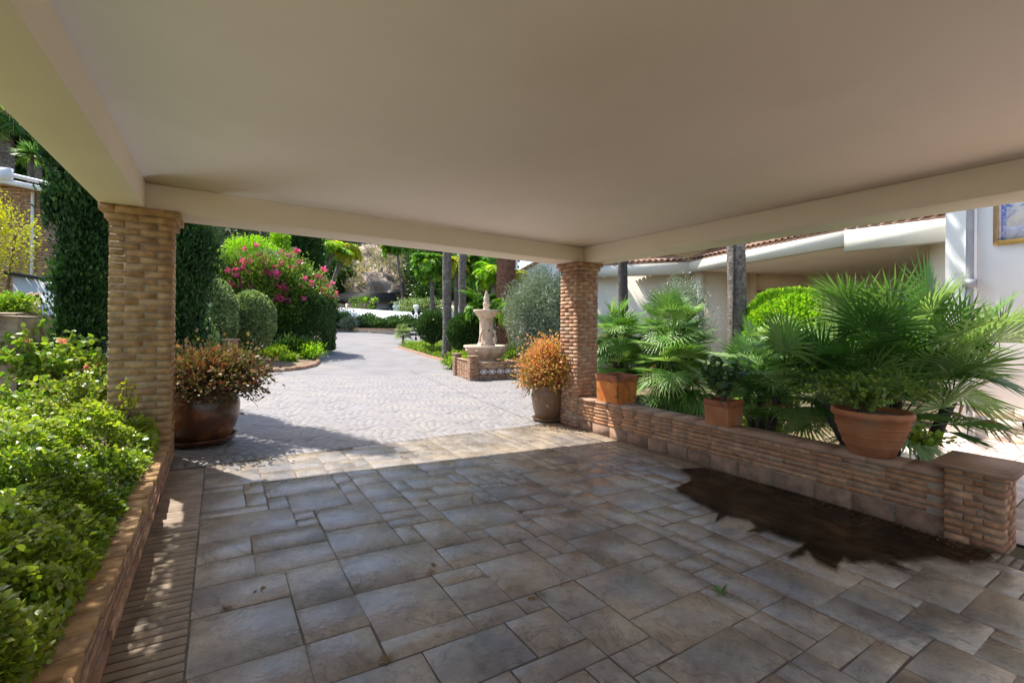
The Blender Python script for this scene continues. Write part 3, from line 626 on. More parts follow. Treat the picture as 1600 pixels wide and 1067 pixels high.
# rough rendered wall at far left
t = thing('rendered_wall', 'rough earth coloured garden wall with a pier at the left edge', 'garden wall', (*P(0, 5.2), .2))
def rough_seg(name, a, b, z0, z1, th, mat, t):
    a = np.array(a)-np.array(t.location[:2]); b = np.array(b)-np.array(t.location[:2]); L = np.linalg.norm(b-a); d = (b-a)/L; n_ = np.array([-d[1], d[0]])
    mb = MB()
    for side in (0, 1):
        V, F = grid(lambda u, v: tuple((a[i]+d[i]*u*L+n_[i]*(side*th+.03*np.sin(u*L*7+v*5)+.02*np.sin(v*13+u*L*17)) for i in (0, 1)))+(z0-t.location[2]+(z1-z0)*v+.02*np.sin(u*L*5),), int(8+L*14), 18); mb.add(V, F, .5)
    V, F = grid(lambda u, v: tuple((a[i]+d[i]*u*L+n_[i]*(v*th) for i in (0, 1)))+(z1-t.location[2]+.02*np.sin(u*L*5)+.01+0*v,), int(8+L*14), 6); mb.add(V, F, .5)
    for e in (0, 1):
        V, F = grid(lambda u, v: tuple((a[i]+d[i]*L*e+n_[i]*(u*th) for i in (0, 1)))+(z0-t.location[2]+(z1-z0)*v,), 5, 12); mb.add(V, F, .5)
    return mb.build(name, mat, t, True)
rough_seg('pier', P(-70, 5.0), P(27, 5.15), .2, Hh(20, 497, 5.1), .35, 'rough', t)
rough_seg('wall', P(24, 6.6), P(92, 7.6), .2, Hh(60, 492, 7), .3, 'rough', t)
# ================================================================ TREES left
def cypress(name, label, px, Z, h, r, n, seed, group=None, size=.055, zb=.1, tr=True, mat='lf_cyp', lo=.55, pts=None):
    x, y = P(px, Z) if pts is None else pts; g = gz(x, y); t = thing(name, label, 'cypress', (x, y, g), 0, group); mb = MB(); k = int(11*h)
    ka = rng.uniform(0, 2*pi, k); kz = rng.uniform(zb, 1, k)*h; kr = r*np.where(kz/h < .25, lo+(1-lo)*(kz/h/.25), np.sqrt(np.clip(1-((kz/h-.25)/.75)**2.2, .02, 1)))*rng.uniform(.45, 1.2, k)*(1 if h < 7.5 else .9)
    i = rng.integers(0, k, n); o_ = rng.normal(0, 1, (n, 3))*np.array([.17, .17, .42])*(r/.5)*rng.uniform(.5, 1.25, k)[i][:, None]
    p = np.stack([np.cos(ka[i])*kr[i], np.sin(ka[i])*kr[i], kz[i]], 1)+o_
    rad = np.stack([np.cos(ka[i]), np.sin(ka[i]), 0*i], 1); d = rad*.55+np.array([0, 0, 1.])+rdir(n)*.45
    rr = np.clip(.3*rng.random(k)[i]+.45*rng.random(n)+.25*(o_[:, 2] > .1), 0, 1)
    leaves(mb, p, d, size*rng.uniform(.7, 1.6, n), LEAF4, rr, None, .8)
    m = n//4; zz = rng.uniform(zb, .95, m)*h; a = rng.uniform(0, 2*pi, m); q = np.stack([np.cos(a)*r*.6, np.sin(a)*r*.6, zz], 1)*np.stack([rng.random(m)]*2+[np.ones(m)], 1)
    leaves(mb, q, rdir(m)+np.array([0, 0, .5]), size*2.6, LEAF4, rng.random(m)*.3)
    mb.build('foliage', mat, t)
    if tr: tb = MB(); tb.tube([(0, 0, -.1), (.02, 0, h*.4), (0, 0, h*.85)], [.10, .08, .03], 8); tb.build('trunk', 'trunk', t)
    return t
cypress('cypress', 'tall dark green cypress left of the near brick column', 121, 6.6, 6.2, .26, 75000, 1, zb=.10, lo=.25)
cypress('cypress', 'dark cypress rising just behind the near left brick column', 288, 6.9, 6.6, .29, 65000, 2, zb=.06, lo=.75)
bush('yellow_bush', 'tall yellow green shrub in front of the brick outbuilding', 'shrub', 2, 10.5, (.55, .6, .95), Hh(2, 378, 10.5), 'lf_yellow', 4200, .06, k=34, spread=.30, core=False)
feather_palm('palm_tree', 'tall palm with drooping grey green crown at the top left edge', 8, 17, Hh(8, 190, 17), .2, 40, 2.2, 2.4, 'lf_fan', ll=.5, e0=(-.3, 1.2), trunk='trunk')
fan_palm('yucca', 'spiky green yucca beside the outbuilding roof, against the cypress', 48, 15.5, Hh(48, 246, 15.5), 20, .55, .12, 'lf_fan_l', cat='yucca', bl=12)
feather_palm('palm_tree', 'broad green palm filling the gap above the outbuilding roof', 52, 22, Hh(52, 215, 22), .25, 44, 3.2, 2.0, 'lf_palm', ll=.7)
bush('dark_tree', 'dense dark tree behind the brick outbuilding at far left', 'tree', 20, 30, (6, 5, 6), Hh(20, 215, 30), 'lf_dark', 15000, .4, k=80, spread=.2)
bush('green_shrub', 'light green shrub above the rendered wall at the left edge', 'shrub', 8, 7.2, (.4, .35, .22), Hh(8, 480, 7.2), 'lf_light', 2200, .055)
# brick outbuilding with white gutter
Z = 12; x, y = P(20, Z)
t = thing('brick_outbuilding', 'brick outbuilding with white gutter and downpipe at far left', 'outbuilding', (x, y, gz(x, y)), -YAW+.25)
h1 = Hh(20, 292, Z)-gz(x, y)
mb = MB(); mb.box(-2.2, .72, .02, 3, .0, h1-.02, .5); mb.build('wall', 'mortar', t)
mb = MB(); bricks(mb, -2.2, .74, 0, 3.0, 0, h1, .075, .28, .014, sides='yX'); mb.build('bricks', 'brick', t)
mb = MB(); mb.add([(-2.4, -.35, h1+.05), (1.05, -.35, h1-.12), (1.05, 3.2, h1+.5), (-2.4, 3.2, h1+.8), (-2.4, -.35, h1+.13), (1.05, -.35, h1-.04), (1.05, 3.2, h1+.58), (-2.4, 3.2, h1+.88)], np.array([[0, 1, 2, 3], [4, 7, 6, 5], [0, 4, 5, 1], [1, 5, 6, 2], [2, 6, 7, 3], [3, 7, 4, 0]]), .5); mb.build('roof', 'tile', t)
mb = MB(); mb.tube([(-2.4, -.42, h1+.12), (.1, -.42, h1+.02), (1.1, -.42, h1-.15)], .07, 10); mb.tube([(-.3, -.45, h1+.30), (1.1, -.45, h1+.02)], .05, 10); mb.box(-.2, .25, -.5, -.4, h1+.02, h1+.36, .5); mb.build('gutter', 'greyw', t, True)
mb = MB(); mb.tube([(.44, -.06, h1-.12), (.44, -.06, .3)], .035, 8); mb.build('downpipe', 'greyw', t, True)
# bluish wall, dark opening and boards under it
x, y = P(80, 10.5); t = thing('blue_white_wall', 'bluish white rendered wall below the outbuilding, partly behind the cypress', 'garden wall', (x, y, .2), -YAW+.2)
hh = Hh(70, 438, 10.5)-.2
mb = MB(); mb.add([(-.75, 0, 0), (1.6, 0, 0), (1.6, 0, hh-.25), (-.75, 0, hh+.12), (-.75, .25, 0), (1.6, .25, 0), (1.6, .25, hh-.25), (-.75, .25, hh+.12)], np.array([[0, 1, 2, 3], [5, 4, 7, 6], [3, 2, 6, 7], [4, 0, 3, 7], [1, 5, 6, 2]]), .5); mb.build('wall', 'bluewall', t)
mb = MB(); mb.add([(-.85, -.1, hh+.10), (1.7, -.1, hh-.30), (1.7, .35, hh-.30), (-.85, .35, hh+.10), (-.85, -.1, hh+.18), (1.7, -.1, hh-.22), (1.7, .35, hh-.22), (-.85, .35, hh+.18)], np.array([[0, 1, 2, 3], [4, 7, 6, 5], [0, 4, 5, 1], [1, 5, 6, 2], [2, 6, 7, 3], [3, 7, 4, 0]]), .5); mb.build('coping', 'dark', t)
for i, (px, lab) in enumerate(((48, 'left of two weathered boards leaning on the bluish wall'), (60, 'right of two weathered boards leaning on the bluish wall'))):
    x, y = P(px, 9.3); z0 = Hh(px, 505, 9.3); t = thing('wooden_board', lab, 'board', (x, y, z0), -YAW, 'boards leaning on the bluish wall')
    Mx = Matrix.Rotation(-.42, 4, 'Y')@Matrix.Rotation(-.3, 4, 'X'); mb = MB(); mb.box(-.10, .09, -.012, .012, 0, .72, .5, Mx=Mx); mb.build('panel', 'wood', t)
    mb = MB(); mb.box(-.095, .085, -.03, -.013, .62, .68, .5, Mx=Mx); mb.build('batten', 'wood', t)
# ================================================================ POTS
def blossoms(mat, frac, size, only=None):
    def f(t, p, dn):
        c = rng.choice(len(p), int(frac), replace=False)
        for i in c:
            if only is not None and not only(p[i]): continue
            fb = MB(); k = 9; leaves(fb, p[i]+dn[i]*.04+rng.normal(0, size*.3, (k, 3)), rdir(k)+dn[i], size, LEAF4, rng.random(k), None, 1.5)
            fb.build('flower', mat, t)
    return f
def pot(name, label, xy, z, prof, mat, soil_r, soil_z, saucer=None, rings=(), rr=.0):
    t = thing(name, label, 'plant pot', (xy[0], xy[1], z)); mb = MB(); mb.lathe(prof, seg=48); o = mb.build('pot', mat, t, True)
    mb = MB(); mb.lathe([(soil_r, soil_z-.02), (soil_r, soil_z), (soil_r*.6, soil_z+.015), (0.001, soil_z+.02)], seg=32); mb.build('soil', 'soil', t, True)
    for (r_, z_) in rings:
        mb = MB(); a = np.linspace(0, 2*pi, 49); mb.tube(np.stack([np.cos(a)*r_, np.sin(a)*r_, z_+0*a], 1), .0065, 6, cap=False); mb.build('band', 'terra_rim' if name != 'round_pot' else 'terra', t, True)
    if saucer:
        r_, h_ = saucer; mb = MB(); mb.lathe([(0.001, -.0), (r_*.86, 0), (r_, h_*.8), (r_+.008, h_), (r_-.012, h_), (r_*.84, .012), (.001, .012)], (0, 0, -h_*.45), 48); mb.build('saucer', mat, t, True)
    return t
# big glazed pot, left
xy = P(313, 5.0); z0 = gz(*xy)+.04
pot('glazed_pot', 'large shiny brown glazed bowl pot beside the near left column', xy, z0, [(.001, .0), (.26, .0), (.30, .03), (.35, .14), (.385, .27), (.39, .38), (.375, .46), (.365, .50), (.385, .525), (.395, .545), (.375, .555), (.345, .55), (.34, .50), (.35, .40), (.001, .38)], 'glaze', .35, .47, (.36, .07))
def boug_pot(name, label, xy, z, n, rad, zc, mat, size, flower, nf, k=55, spread=.22, tips=18, tl=.3, tdir=None, bottom=-.5):
    def ex(t, p, dn):
        if flower: blossoms(flower, nf, .03)(t, p, dn)
        sb = MB(); mb = MB()
        for i in range(tips):
            u = rdir(1)[0]; u[2] = abs(u[2])*.4
            if tdir is not None: u = unit(np.array(tdir)+rdir(1)[0]*.55)
            a = np.array([0, 0, zc-gz(*xy)])+u*np.array(rad)*.8; b = a+u*tl*rng.uniform(.6, 1.2)+np.array([0, 0, rng.uniform(-.10, .03)]); sb.tube([a, (a+b)/2+[0, 0, .03], b], [.004, .003, .002], 4)
            m = 14; q = a+(b-a)*rng.random((m, 1))+np.array([0, 0, .015]); leaves(mb, q, rdir(m), size*rng.uniform(.5, 1, m), LEAF6)
        sb.build('twig', 'twig', t); mb.build('tip_foliage', mat, t)
    return bush(name, label, 'bougainvillea', 0, 0, rad, zc, mat, n, size, LEAF6, k, spread, xy=xy, extra=ex, bottom=bottom)
boug_pot('bougainvillea', 'rusty red and green bougainvillea growing in the large glazed bowl pot', xy, z0, 6500, (.52, .48, .25), z0+.70, 'lf_rust', .05, 'lf_pink', 12, k=24, spread=.34, tips=60, tl=.30, tdir=(.85, -.35, -.05))
# right pot by the far column
xy2 = P(857, 7.55); z2 = gz(*xy2)+.03
pot('tall_pot', 'dull brown glazed pot on a saucer beside the far right column', xy2, z2, [(.001, 0), (.16, 0), (.20, .03), (.245, .18), (.27, .33), (.275, .42), (.262, .50), (.25, .53), (.275, .555), (.28, .575), (.255, .58), (.24, .55), (.245, .45), (.001, .43)], 'glaze2', .245, .50, (.26, .065))
boug_pot('bougainvillea', 'bright orange bougainvillea in the pot beside the far right column', xy2, z2, 7000, (.40, .38, .38), z2+.80, 'lf_orange', .05, 'lf_pink', 14, k=22, spread=.36, tips=60, tl=.27, tdir=(-.75, .4, -.1))
def box_planter(name, label, x0, y0, s, h, z, group=None, m1='terra_o', m2='terra_rim'):
    t = thing(name, label, 'planter', (x0+s/2, y0+s/2, z)); e = s/2; tk = .02
    mb = MB(); q = [(-e, -e), (e, -e), (e, e), (-e, e)]
    lv = [(e*.94, 0), (e*.95, .02), (e*.99, h*.74), (e*.99, h*.76), (e*1.03, h*.78), (e*1.04, h*.98), (e*1.02, h), (e*.93, h), (e*.92, h*.86), (.001, h*.86)]
    V = [(sx*a, sy*a, zz) for a, zz in lv for sx, sy in ((-1, -1), (1, -1), (1, 1), (-1, 1))]
    n = len(lv); F = [[i*4+j, i*4+(j+1) % 4, (i+1)*4+(j+1) % 4, (i+1)*4+j] for i in range(n-1) for j in range(4)]
    F = np.array(F); a = F[:16-4]; 
    mb.add(V, F, .5); o = mb.build('box', m1, t); o.data.materials.append(M[m2]); o.data.materials.append(M['soil'])
    for i, p_ in enumerate(o.data.polygons): p_.material_index = 0 if i < 12 else (2 if i >= 32 else 1)
    b = o.modifiers.new('b', 'BEVEL'); b.width = .006; b.segments = 2; b.limit_method = 'ANGLE'
    return t
box_planter('square_planter', 'larger bright orange terracotta square planter next to the far column', 4.70, 4.50, .42, .40, .29)
box_planter('square_planter', 'smaller terracotta square planter in the middle of the low wall', 4.71, 2.85, .30, .28, .29, m1='terra', m2='terra_rim')
sprig_shrub('potted_plant', 'dark leafy plant growing in the smaller square planter', 'potted plant', (4.86, 3.0), .53, 22, .62, .36, 'lf_dark', .085, 14, arch=.3)
pot('round_pot', 'round ribbed terracotta pot on the low wall near its end pillar', (4.85, 1.60), .289, [(.001, 0), (.15, 0), (.165, .01), (.215, .12), (.255, .24), (.275, .33), (.288, .335), (.298, .36), (.295, .39), (.27, .395), (.262, .34), (.001, .33)], 'terra', .262, .345, None, [(.207, .10), (.238, .18), (.263, .26)])
# leafy climbing plant in the round pot
sprig_shrub('potted_rose', 'spreading green rose bush growing from the round ribbed pot', 'potted plant', (4.90, 1.68), .62, 60, .50, .60, 'lf_boug', .045, 26, None, 0, tm=LEAF6, arch=.45)
sprig_shrub('trailing_plant', 'light green trailing stems hanging over the low wall right of the round pot', 'trailing plant', (5.10, 1.30), .40, 12, .28, .34, 'lf_light', .06, 12, arch=1.1)
# ================================================================ right garden
fan_palm('fan_palm', 'big fan palm with long spiky leaves behind the round ribbed pot', 0, 0, .35, 22, .60, .72, 'lf_fan', xy=(5.85, 1.75), elev=(-.35, 1.45), heads=((0, 0, 0), (.45, -.35, .35), (-.2, .55, .2), (.5, .4, .6), (.1, 0, .55)), bl=24)
fan_palm('fan_palm', 'dark shaded fan palm between the tall trunk and the round pot', 0, 0, .2, 20, .44, .52, 'lf_fan', xy=(5.95, 3.15), elev=(-.4, 1.35), heads=((0, 0, 0), (.25, .35, .3), (-.2, -.3, .35), (.1, .05, .6)), bl=22)
fan_palm('fan_palm', 'lush fan palm behind the gap between the two square planters', 1050, 8.8, .42, 34, .50, .46, 'lf_fan_l', elev=(-.9, 1.5), heads=((0, 0, 0), (.3, .2, .45), (-.25, -.15, .3), (.05, 0, .95), (.3, -.2, -.1)), bl=22)
fan_palm('fan_palm', 'fan palm with upright yellowish leaves behind the far right column', 962, 9.8, .5, 32, .48, .46, 'lf_fan_l', elev=(-.9, 1.5), heads=((0, 0, 0), (.35, .1, .5), (-.1, -.1, .75), (.4, 0, -.1)), bl=22)
bush('silvery_shrub', 'silvery green shrub behind the lush fan palm, near the house wall', 'shrub', 1062, 10.4, (.72, .7, .9), Hh(1062, 500, 10.4), 'lf_olive', 9000, .06, LEAFN, k=60)
bush('round_hedge', 'bright yellow green rounded hedge in front of the house porch', 'hedge', 1243, 8.6, (1.12, 1.0, .95), Hh(1243, 530, 8.6), 'lf_bright', 24000, .075, clipped=True)
bush('low_shrub', 'small bright green plant at the foot of the tall trunk by the low wall', 'plant', 1195, 6.4, (.35, .3, .22), .02, 'lf_light', 1500, .05)
x, y = P(1150, 8.7); t = thing('palm_tree', 'tall grey palm trunk standing in the bed left of the rounded hedge', 'palm tree', (x, y, gz(x, y)))
palm_trunk(t, 9.5, .165, 'trunk', jag=.03, rings=30, flare=1.5)
mb = MB(); mb.tube([(-.18, -.06, 0), (-.185, -.05, 1.6), (-.17, -.05, 4), (-.16, 0, 9)], .022, 6); mb.build('root_strand', 'trunk_d', t)
mb = MB()
for i in range(26): feather(mb, (0, 0, 9.5), rng.uniform(0, 2*pi), rng.uniform(.1, 1.3), 2.0, 1.6, 30, .45)
mb.build('frond', 'lf_palm', t)
x, y = P(973, 12.4); t = thing('palm_tree', 'dark slim palm trunk behind the far right column near the house', 'palm tree', (x, y, gz(x, y)))
palm_trunk(t, 9.2, .13, 'trunk_d', jag=.02, flare=1.2)
mb = MB()
for i in range(22): feather(mb, (0, 0, 9.2), rng.uniform(0, 2*pi), rng.uniform(.1, 1.3), 1.8, 1.6, 30, .4)
mb.build('frond', 'lf_palm', t)
# grass patch and litter in the right bed
mb = MB(); n = 9000; x = rng.uniform(5.05, 8.5, n); y = rng.uniform(2.7, 7.5, n); ok = rng.random(n) < .5+.5*np.sin(x*4)*np.sin(y*3); x, y = x[ok], y[ok]
leaves(mb, np.stack([x, y, gzv(x, y)-.03], 1), rdir(len(x))*.5+np.array([0, 0, 1]), .05, LEAFN); prop(mb.build('grass', 'lf_light'), 'thin sunlit grass on the soil behind the low brick wall', 'grass', kind='stuff')
mb = MB(); V, F = grid(lambda u, v: (4.97+u*5, 2.6+v*6.4, gzv(4.97+u*5, 2.6+v*6.4)-.022+.01*np.sin(u*40)*np.sin(v*37)), 40, 40); mb.add(V, F, .5); struct(mb.build('garden_soil', 'soil', smooth=True))
# ---------------------------------------------------------------- main house
house = thing('white_house', 'long white house with tiled eaves, cream porch and tall white end wall on the right', 'house', (9.4, 1.5, -.2))
ho = np.array([9.4, 1.5, -.2])
def hb(name, mat, boxes, parent=None, smooth=False):
    mb = MB()
    for b in boxes: mb.box(b[0]-ho[0], b[1]-ho[0], b[2]-ho[1], b[3]-ho[1], b[4]-ho[2], b[5]-ho[2], .5)
    return mb.build(name, mat, parent or house)
WX = 9.438
hb('end_wall', 'white', [(WX, WX+3, -4.5, 2.19, -.3, 6.2)])
def prismh(name, mat, pts, z0, z1, parent=None):
    mb = MB(); poly_prism(mb, [(p[0]-ho[0], p[1]-ho[1]) for p in pts], z0-ho[2], z1-ho[2], .5); return mb.build(name, mat, parent or house)
# stone base of the end wall: crazy paving pieces
mb = MB(); y = -4.2
for row in range(3):
    y = -4.3+rng.uniform(0, .2); z = -.21+row*.17
    while y < 1.72:
        L = rng.uniform(.16, .34); a = [(y+rng.normal(0, .02), z+rng.normal(0, .012)), (y+L-.015, z+rng.normal(0, .02)), (y+L-.015+rng.normal(0, .02), z+.155+rng.normal(0, .02)), (y+rng.normal(0, .02), z+.155+rng.normal(0, .012))]
        V = [(WX-.004-ho[0], p[0]-ho[1], p[1]-ho[2]) for p in a]+[(WX-.03-ho[0], p[0]-ho[1], p[1]-ho[2]) for p in a]
        mb.add(V, np.array([[4, 5, 6, 7], [0, 1, 5, 4], [1, 2, 6, 5], [2, 3, 7, 6], [3, 0, 4, 7]]), rng.random()); y += L
M['crazy'] = mat_rnd('pale crazy stone', [(.62, .50, .36), (.74, .64, .50), (.68, .60, .52), (.78, .70, .58)], .8, 6, .25, 30, .4, .006)
mb.build('stone_base', 'crazy', house)
hb('pier', 'white', [(WX-.04, WX+.002, 1.84, 1.97, -.25, 6.1)])
mb = MB(); mb.tube([(WX-.09-ho[0], 1.90-ho[1], .0), (WX-.09-ho[0], 1.90-ho[1], 6)], .045, 12)
dp = mb.build('downpipe', 'grey', house, True); hb('bracket', 'grey', [(WX-.15, WX-.03, 1.83, 1.97, 2.02, 2.14)], dp)
# porch volumes: plan points of the eaves
E0 = (11.2, 12.6); E1 = (13.45, 9.75); E2 = (11.86, 4.45); E3 = (12.09, 2.82); ZB, ZT = 3.27, 3.62
E0 = P(900, 17.0); E1 = P(1076, 15.4)
def off(p, d): return (p[0]+d[0], p[1]+d[1])
back = (4.5, 1.0)
prismh('fascia', 'fascia', [E0, off(E0, (.1, .25)), off(E1, (.25, .3)), E1][::-1], ZB-.05, ZT, None)
prismh('fascia', 'fascia', [E1, off(E1, (.25, .02)), off(E2, (.25, .05)), E2][::-1], ZB, ZT)
prismh('fascia', 'fascia', [E2, off(E2, (.25, .05)), off(E3, (.25, -.05)), E3][::-1], ZB-.12, ZT-.0)
# soffit and cornice steps under the eaves
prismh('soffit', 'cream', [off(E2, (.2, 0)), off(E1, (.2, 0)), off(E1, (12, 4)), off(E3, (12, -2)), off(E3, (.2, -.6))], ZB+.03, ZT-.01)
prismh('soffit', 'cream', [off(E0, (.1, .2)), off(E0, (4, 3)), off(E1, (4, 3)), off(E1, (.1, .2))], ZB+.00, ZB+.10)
# walls under the roof
def wallseg(name, a, b, z0, z1, th, mat):
    a = np.array(a); b = np.array(b); d = (b-a)/np.linalg.norm(b-a); n_ = np.array([d[1], -d[0]])*-1
    return prismh(name, mat, [tuple(a), tuple(b), tuple(b+n_*th), tuple(a+n_*th)], z0, z1)
A0 = P(880, 17.6); A1 = P(1082, 16.2); A2 = P(1122, 15.6)
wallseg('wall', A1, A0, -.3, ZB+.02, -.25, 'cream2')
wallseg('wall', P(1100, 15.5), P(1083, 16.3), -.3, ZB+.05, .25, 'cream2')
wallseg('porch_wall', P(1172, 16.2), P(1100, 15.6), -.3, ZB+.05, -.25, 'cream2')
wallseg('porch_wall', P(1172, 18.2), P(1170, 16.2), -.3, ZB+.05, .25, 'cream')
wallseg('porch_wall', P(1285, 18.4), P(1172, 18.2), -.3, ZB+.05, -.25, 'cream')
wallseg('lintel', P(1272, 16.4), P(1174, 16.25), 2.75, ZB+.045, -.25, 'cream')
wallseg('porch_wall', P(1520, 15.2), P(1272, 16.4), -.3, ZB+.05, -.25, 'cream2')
wallseg('pilaster', P(1486, 9.4), P(1452, 9.7), -.3, ZB+.05, -.25, 'cream2')
hb('sun_block_slab', 'cream', [(12.9, 38, -8, 18, 4.9, 5.0)])  # unseen slab added above the porch to keep a sun streak off its wall
# lamp on wall
x, y = P(1100, 15.05)
# roof planes and eave tiles
def roof(a, b, up, rise, name='roof'):
    a = np.array([*a, ZT+.03]); b = np.array([*b, ZT+.03]); u = np.array([*up, rise])
    mb = MB(); e = np.array([0, 0, .04]); mb.add(np.array([a, b, b+u, a+u, a-e, b-e, b+u-e, a+u-e])-ho, np.array([[0, 1, 2, 3], [7, 6, 5, 4], [0, 4, 5, 1], [1, 5, 6, 2], [2, 6, 7, 3], [3, 7, 4, 0]]), .5)
    o = mb.build(name, 'tile', house); L = np.linalg.norm(b-a); n = int(L/.19); mb = MB(); dr = (b-a)/L; un = u/np.linalg.norm(u); nrm = unit(np.cross(dr, un)); nrm = nrm*(1 if nrm[2] > 0 else -1)
    for i in range(n):
        c = a+dr*(i+.5)*L/n-un*.0; 
        ang = np.linspace(0, pi, 7); W = .082
        for k in range(9):
            s0, s1 = k*.4, (k+1)*.4+.04; r0 = rng.random(); V = []
            for s_, lift in ((s0, .03), (s1, .0)):
                for q_ in ang: V.append(c+un*s_+dr*np.cos(q_)*W+nrm*(np.sin(q_)*W*.9+lift+.01))
            for s_, lift in ((s0, .03),):
                for q_ in ang: V.append(c+un*s_+dr*np.cos(q_)*W*.72+nrm*(np.sin(q_)*W*.62+lift+.01))
            V = np.array(V)-ho; F = [[j, j+1, 8+j, 7+j] for j in range(6)]+[[j, 14+j, 15+j, j+1] for j in range(6)]
            mb.add(V, np.array(F), r0)
    mb.build('roof_tiles', 'tile', o, False); return o
roof(E1, E0, (2.2, 4.0), 1.25); roof(E2, E1, (4.4, 1.2), 1.3); roof(E3, E2, (4.4, 0), 1.3)
# tiled picture on the end wall
t = thing('tile_picture', 'blue and white painted tile picture in an ochre frame on the tall white wall', 'tile picture', (WX-.02, 1.0, 2.6))
ty0, ty1, tz0, tz1 = -.0, 1.67, 2.62, 3.85
m, tt, bs, oo = newmat('painted tiles'); tc = N(tt, 'ShaderNodeTexCoord'); 
nn = noise(tt, 3.2, 8, .68, dist=.6); rp = ramp(tt, [(.04, .09, .42), (.16, .28, .68), (.70, .74, .82), (.84, .85, .86)], [.36, .46, .53, .62]); tt.links.new(nn.outputs[0], rp.inputs[0])
tt.links.new(rp.outputs[0], bs.inputs['Base Color']); bs.inputs['Roughness'].default_value = .25; M['azul'] = m
M['azul_b'] = mat_noise('blue tile border', (.06, .10, .42), (.42, .48, .75), 26, .25, .05, 20, .001)
M['azul_g'] = mat_noise('grey lilac tile band', (.42, .42, .50), (.60, .60, .66), 22, .25, .05, 20, .001)
def tb(name, mat, a, b, c, d, x0, x1, par=t):
    mb = MB(); mb.box(x0-.0, x1, a-1.0, b-1.0, c-2.6, d-2.6, .5); return mb.build(name, mat, par)
X_ = -.004
tb('panel', 'azul', ty0+.16, ty1-.13, tz0+.24, tz1-.1, X_-.008, X_+.016)
tb('border', 'azul_b', ty1-.13, ty1-.08, tz0+.06, tz1-.05, X_-.010, X_+.014); tb('border', 'azul_g', ty0+.16, ty1-.13, tz0+.06, tz0+.24, X_-.0095, X_+.0145)
tb('border', 'azul_g', ty1-.08, ty1-.045, tz0+.06, tz1-.05, X_-.0085, X_+.0135)
for a in ((ty1-.045, ty1, tz0, tz1), (ty0, ty1-.0455, tz0, tz0+.06)): tb('frame', 'gold', *a, X_-.03, X_+.018)
mb = MB()
for i in range(40): z = tz0+.03+i*.03; mb.box(X_-.038, X_-.029, .67-.045+.002, .67-.002, z-2.6, z-2.6+.015, .5)
mb.build('rope_moulding', 'wood', t)
# ================================================================ FOUNTAIN
fp = G(735, 595)
FX, FY = fp[0], fp[1]; fg = fp[2]
t = thing('fountain', 'carved pinkish stone fountain with two basins on a low brick enclosure', 'fountain', (FX, FY, fg), -.17)
sf = fp[3]/FPX                         # metres per photo pixel at the fountain
def S(px): return px*sf
cx, cyy = S(43), S(46)
prof = lambda pr: [(S(a), S(b)) for a, b in pr]
def octo(mb, pr, seg=8, rot=pi/8):
    a = np.linspace(0, 2*pi, seg, endpoint=False)+rot; V = [(cx+r_*cos(q_), cyy+r_*sin(q_), z_) for r_, z_ in pr for q_ in a]; n = len(pr)
    F = [[i*seg+j, i*seg+(j+1) % seg, (i+1)*seg+(j+1) % seg, (i+1)*seg+j] for i in range(n-1) for j in range(seg)]; mb.add(V, np.array(F), .5)
mb = MB(); octo(mb, prof([(15, 16), (20, 22), (21, 27), (18, 29), (26, 34), (33, 42), (35, 44), (35, 47), (38, 49), (38, 53), (34, 53), (32, 50), (0.1, 49)])); mb.build('lower_basin', 'stonef', t)
mb = MB(); a = np.linspace(0, 2*pi, 161); rr_ = S(35.5)*np.cos(pi/8)/np.cos(((a) % (pi/4))-pi/8)+.006
mb.tube(np.stack([cx+rr_*np.cos(a), cyy+rr_*np.sin(a), S(45.5)+.012*np.sign(np.sin(a*56))], 1), .018, 6, cap=False); mb.build('beading', 'stonef', t)
mb = MB(); octo(mb, prof([(17, 48), (16.5, 55), (15, 57), (14, 59), (13.2, 62), (12.5, 65), (12.5, 96), (14.5, 99), (12, 101)]), 4, pi/4); mb.build('shaft', 'stonef', t)
for sx in (-1, 1):
    mb = MB(); a = np.linspace(0, 1, 10); mb.tube(np.stack([cx+sx*S(9.5)+sx*S(4.5)*(1-a)**1.5+sx*S(2)*np.sin(a*pi), cyy-S(9)+0*a, S(58)+S(22)*a], 1), np.linspace(S(2.6), S(1.4), 10), 8); mb.build('scroll', 'stonef', t, True)
mb = MB(); mb.tube([(cx+S(1), cyy-S(8), S(79)), (cx+S(1), cyy-S(12.5), S(77))], S(1.1), 8); mb.build('spout', 'trunk_d', t)
mb = MB(); octo(mb, prof([(11, 98), (14, 100), (18, 105), (19, 107), (21, 109), (22, 110), (22, 113), (19, 113), (17, 111), (.1, 110)]), 8); mb.build('upper_basin', 'stonef', t)
mb = MB(); mb.lathe(prof([(7, 110), (7, 113), (5.5, 115), (4.4, 117), (6.3, 120), (5.8, 125), (4.2, 127), (5.2, 130), (4.4, 134), (3, 136), (3.4, 138), (2.2, 141), (1.6, 143), (.8, 145), (.01, 146)]), (cx, cyy, 0), 14, noisy=.006); mb.build('finial', 'stonef', t, True)
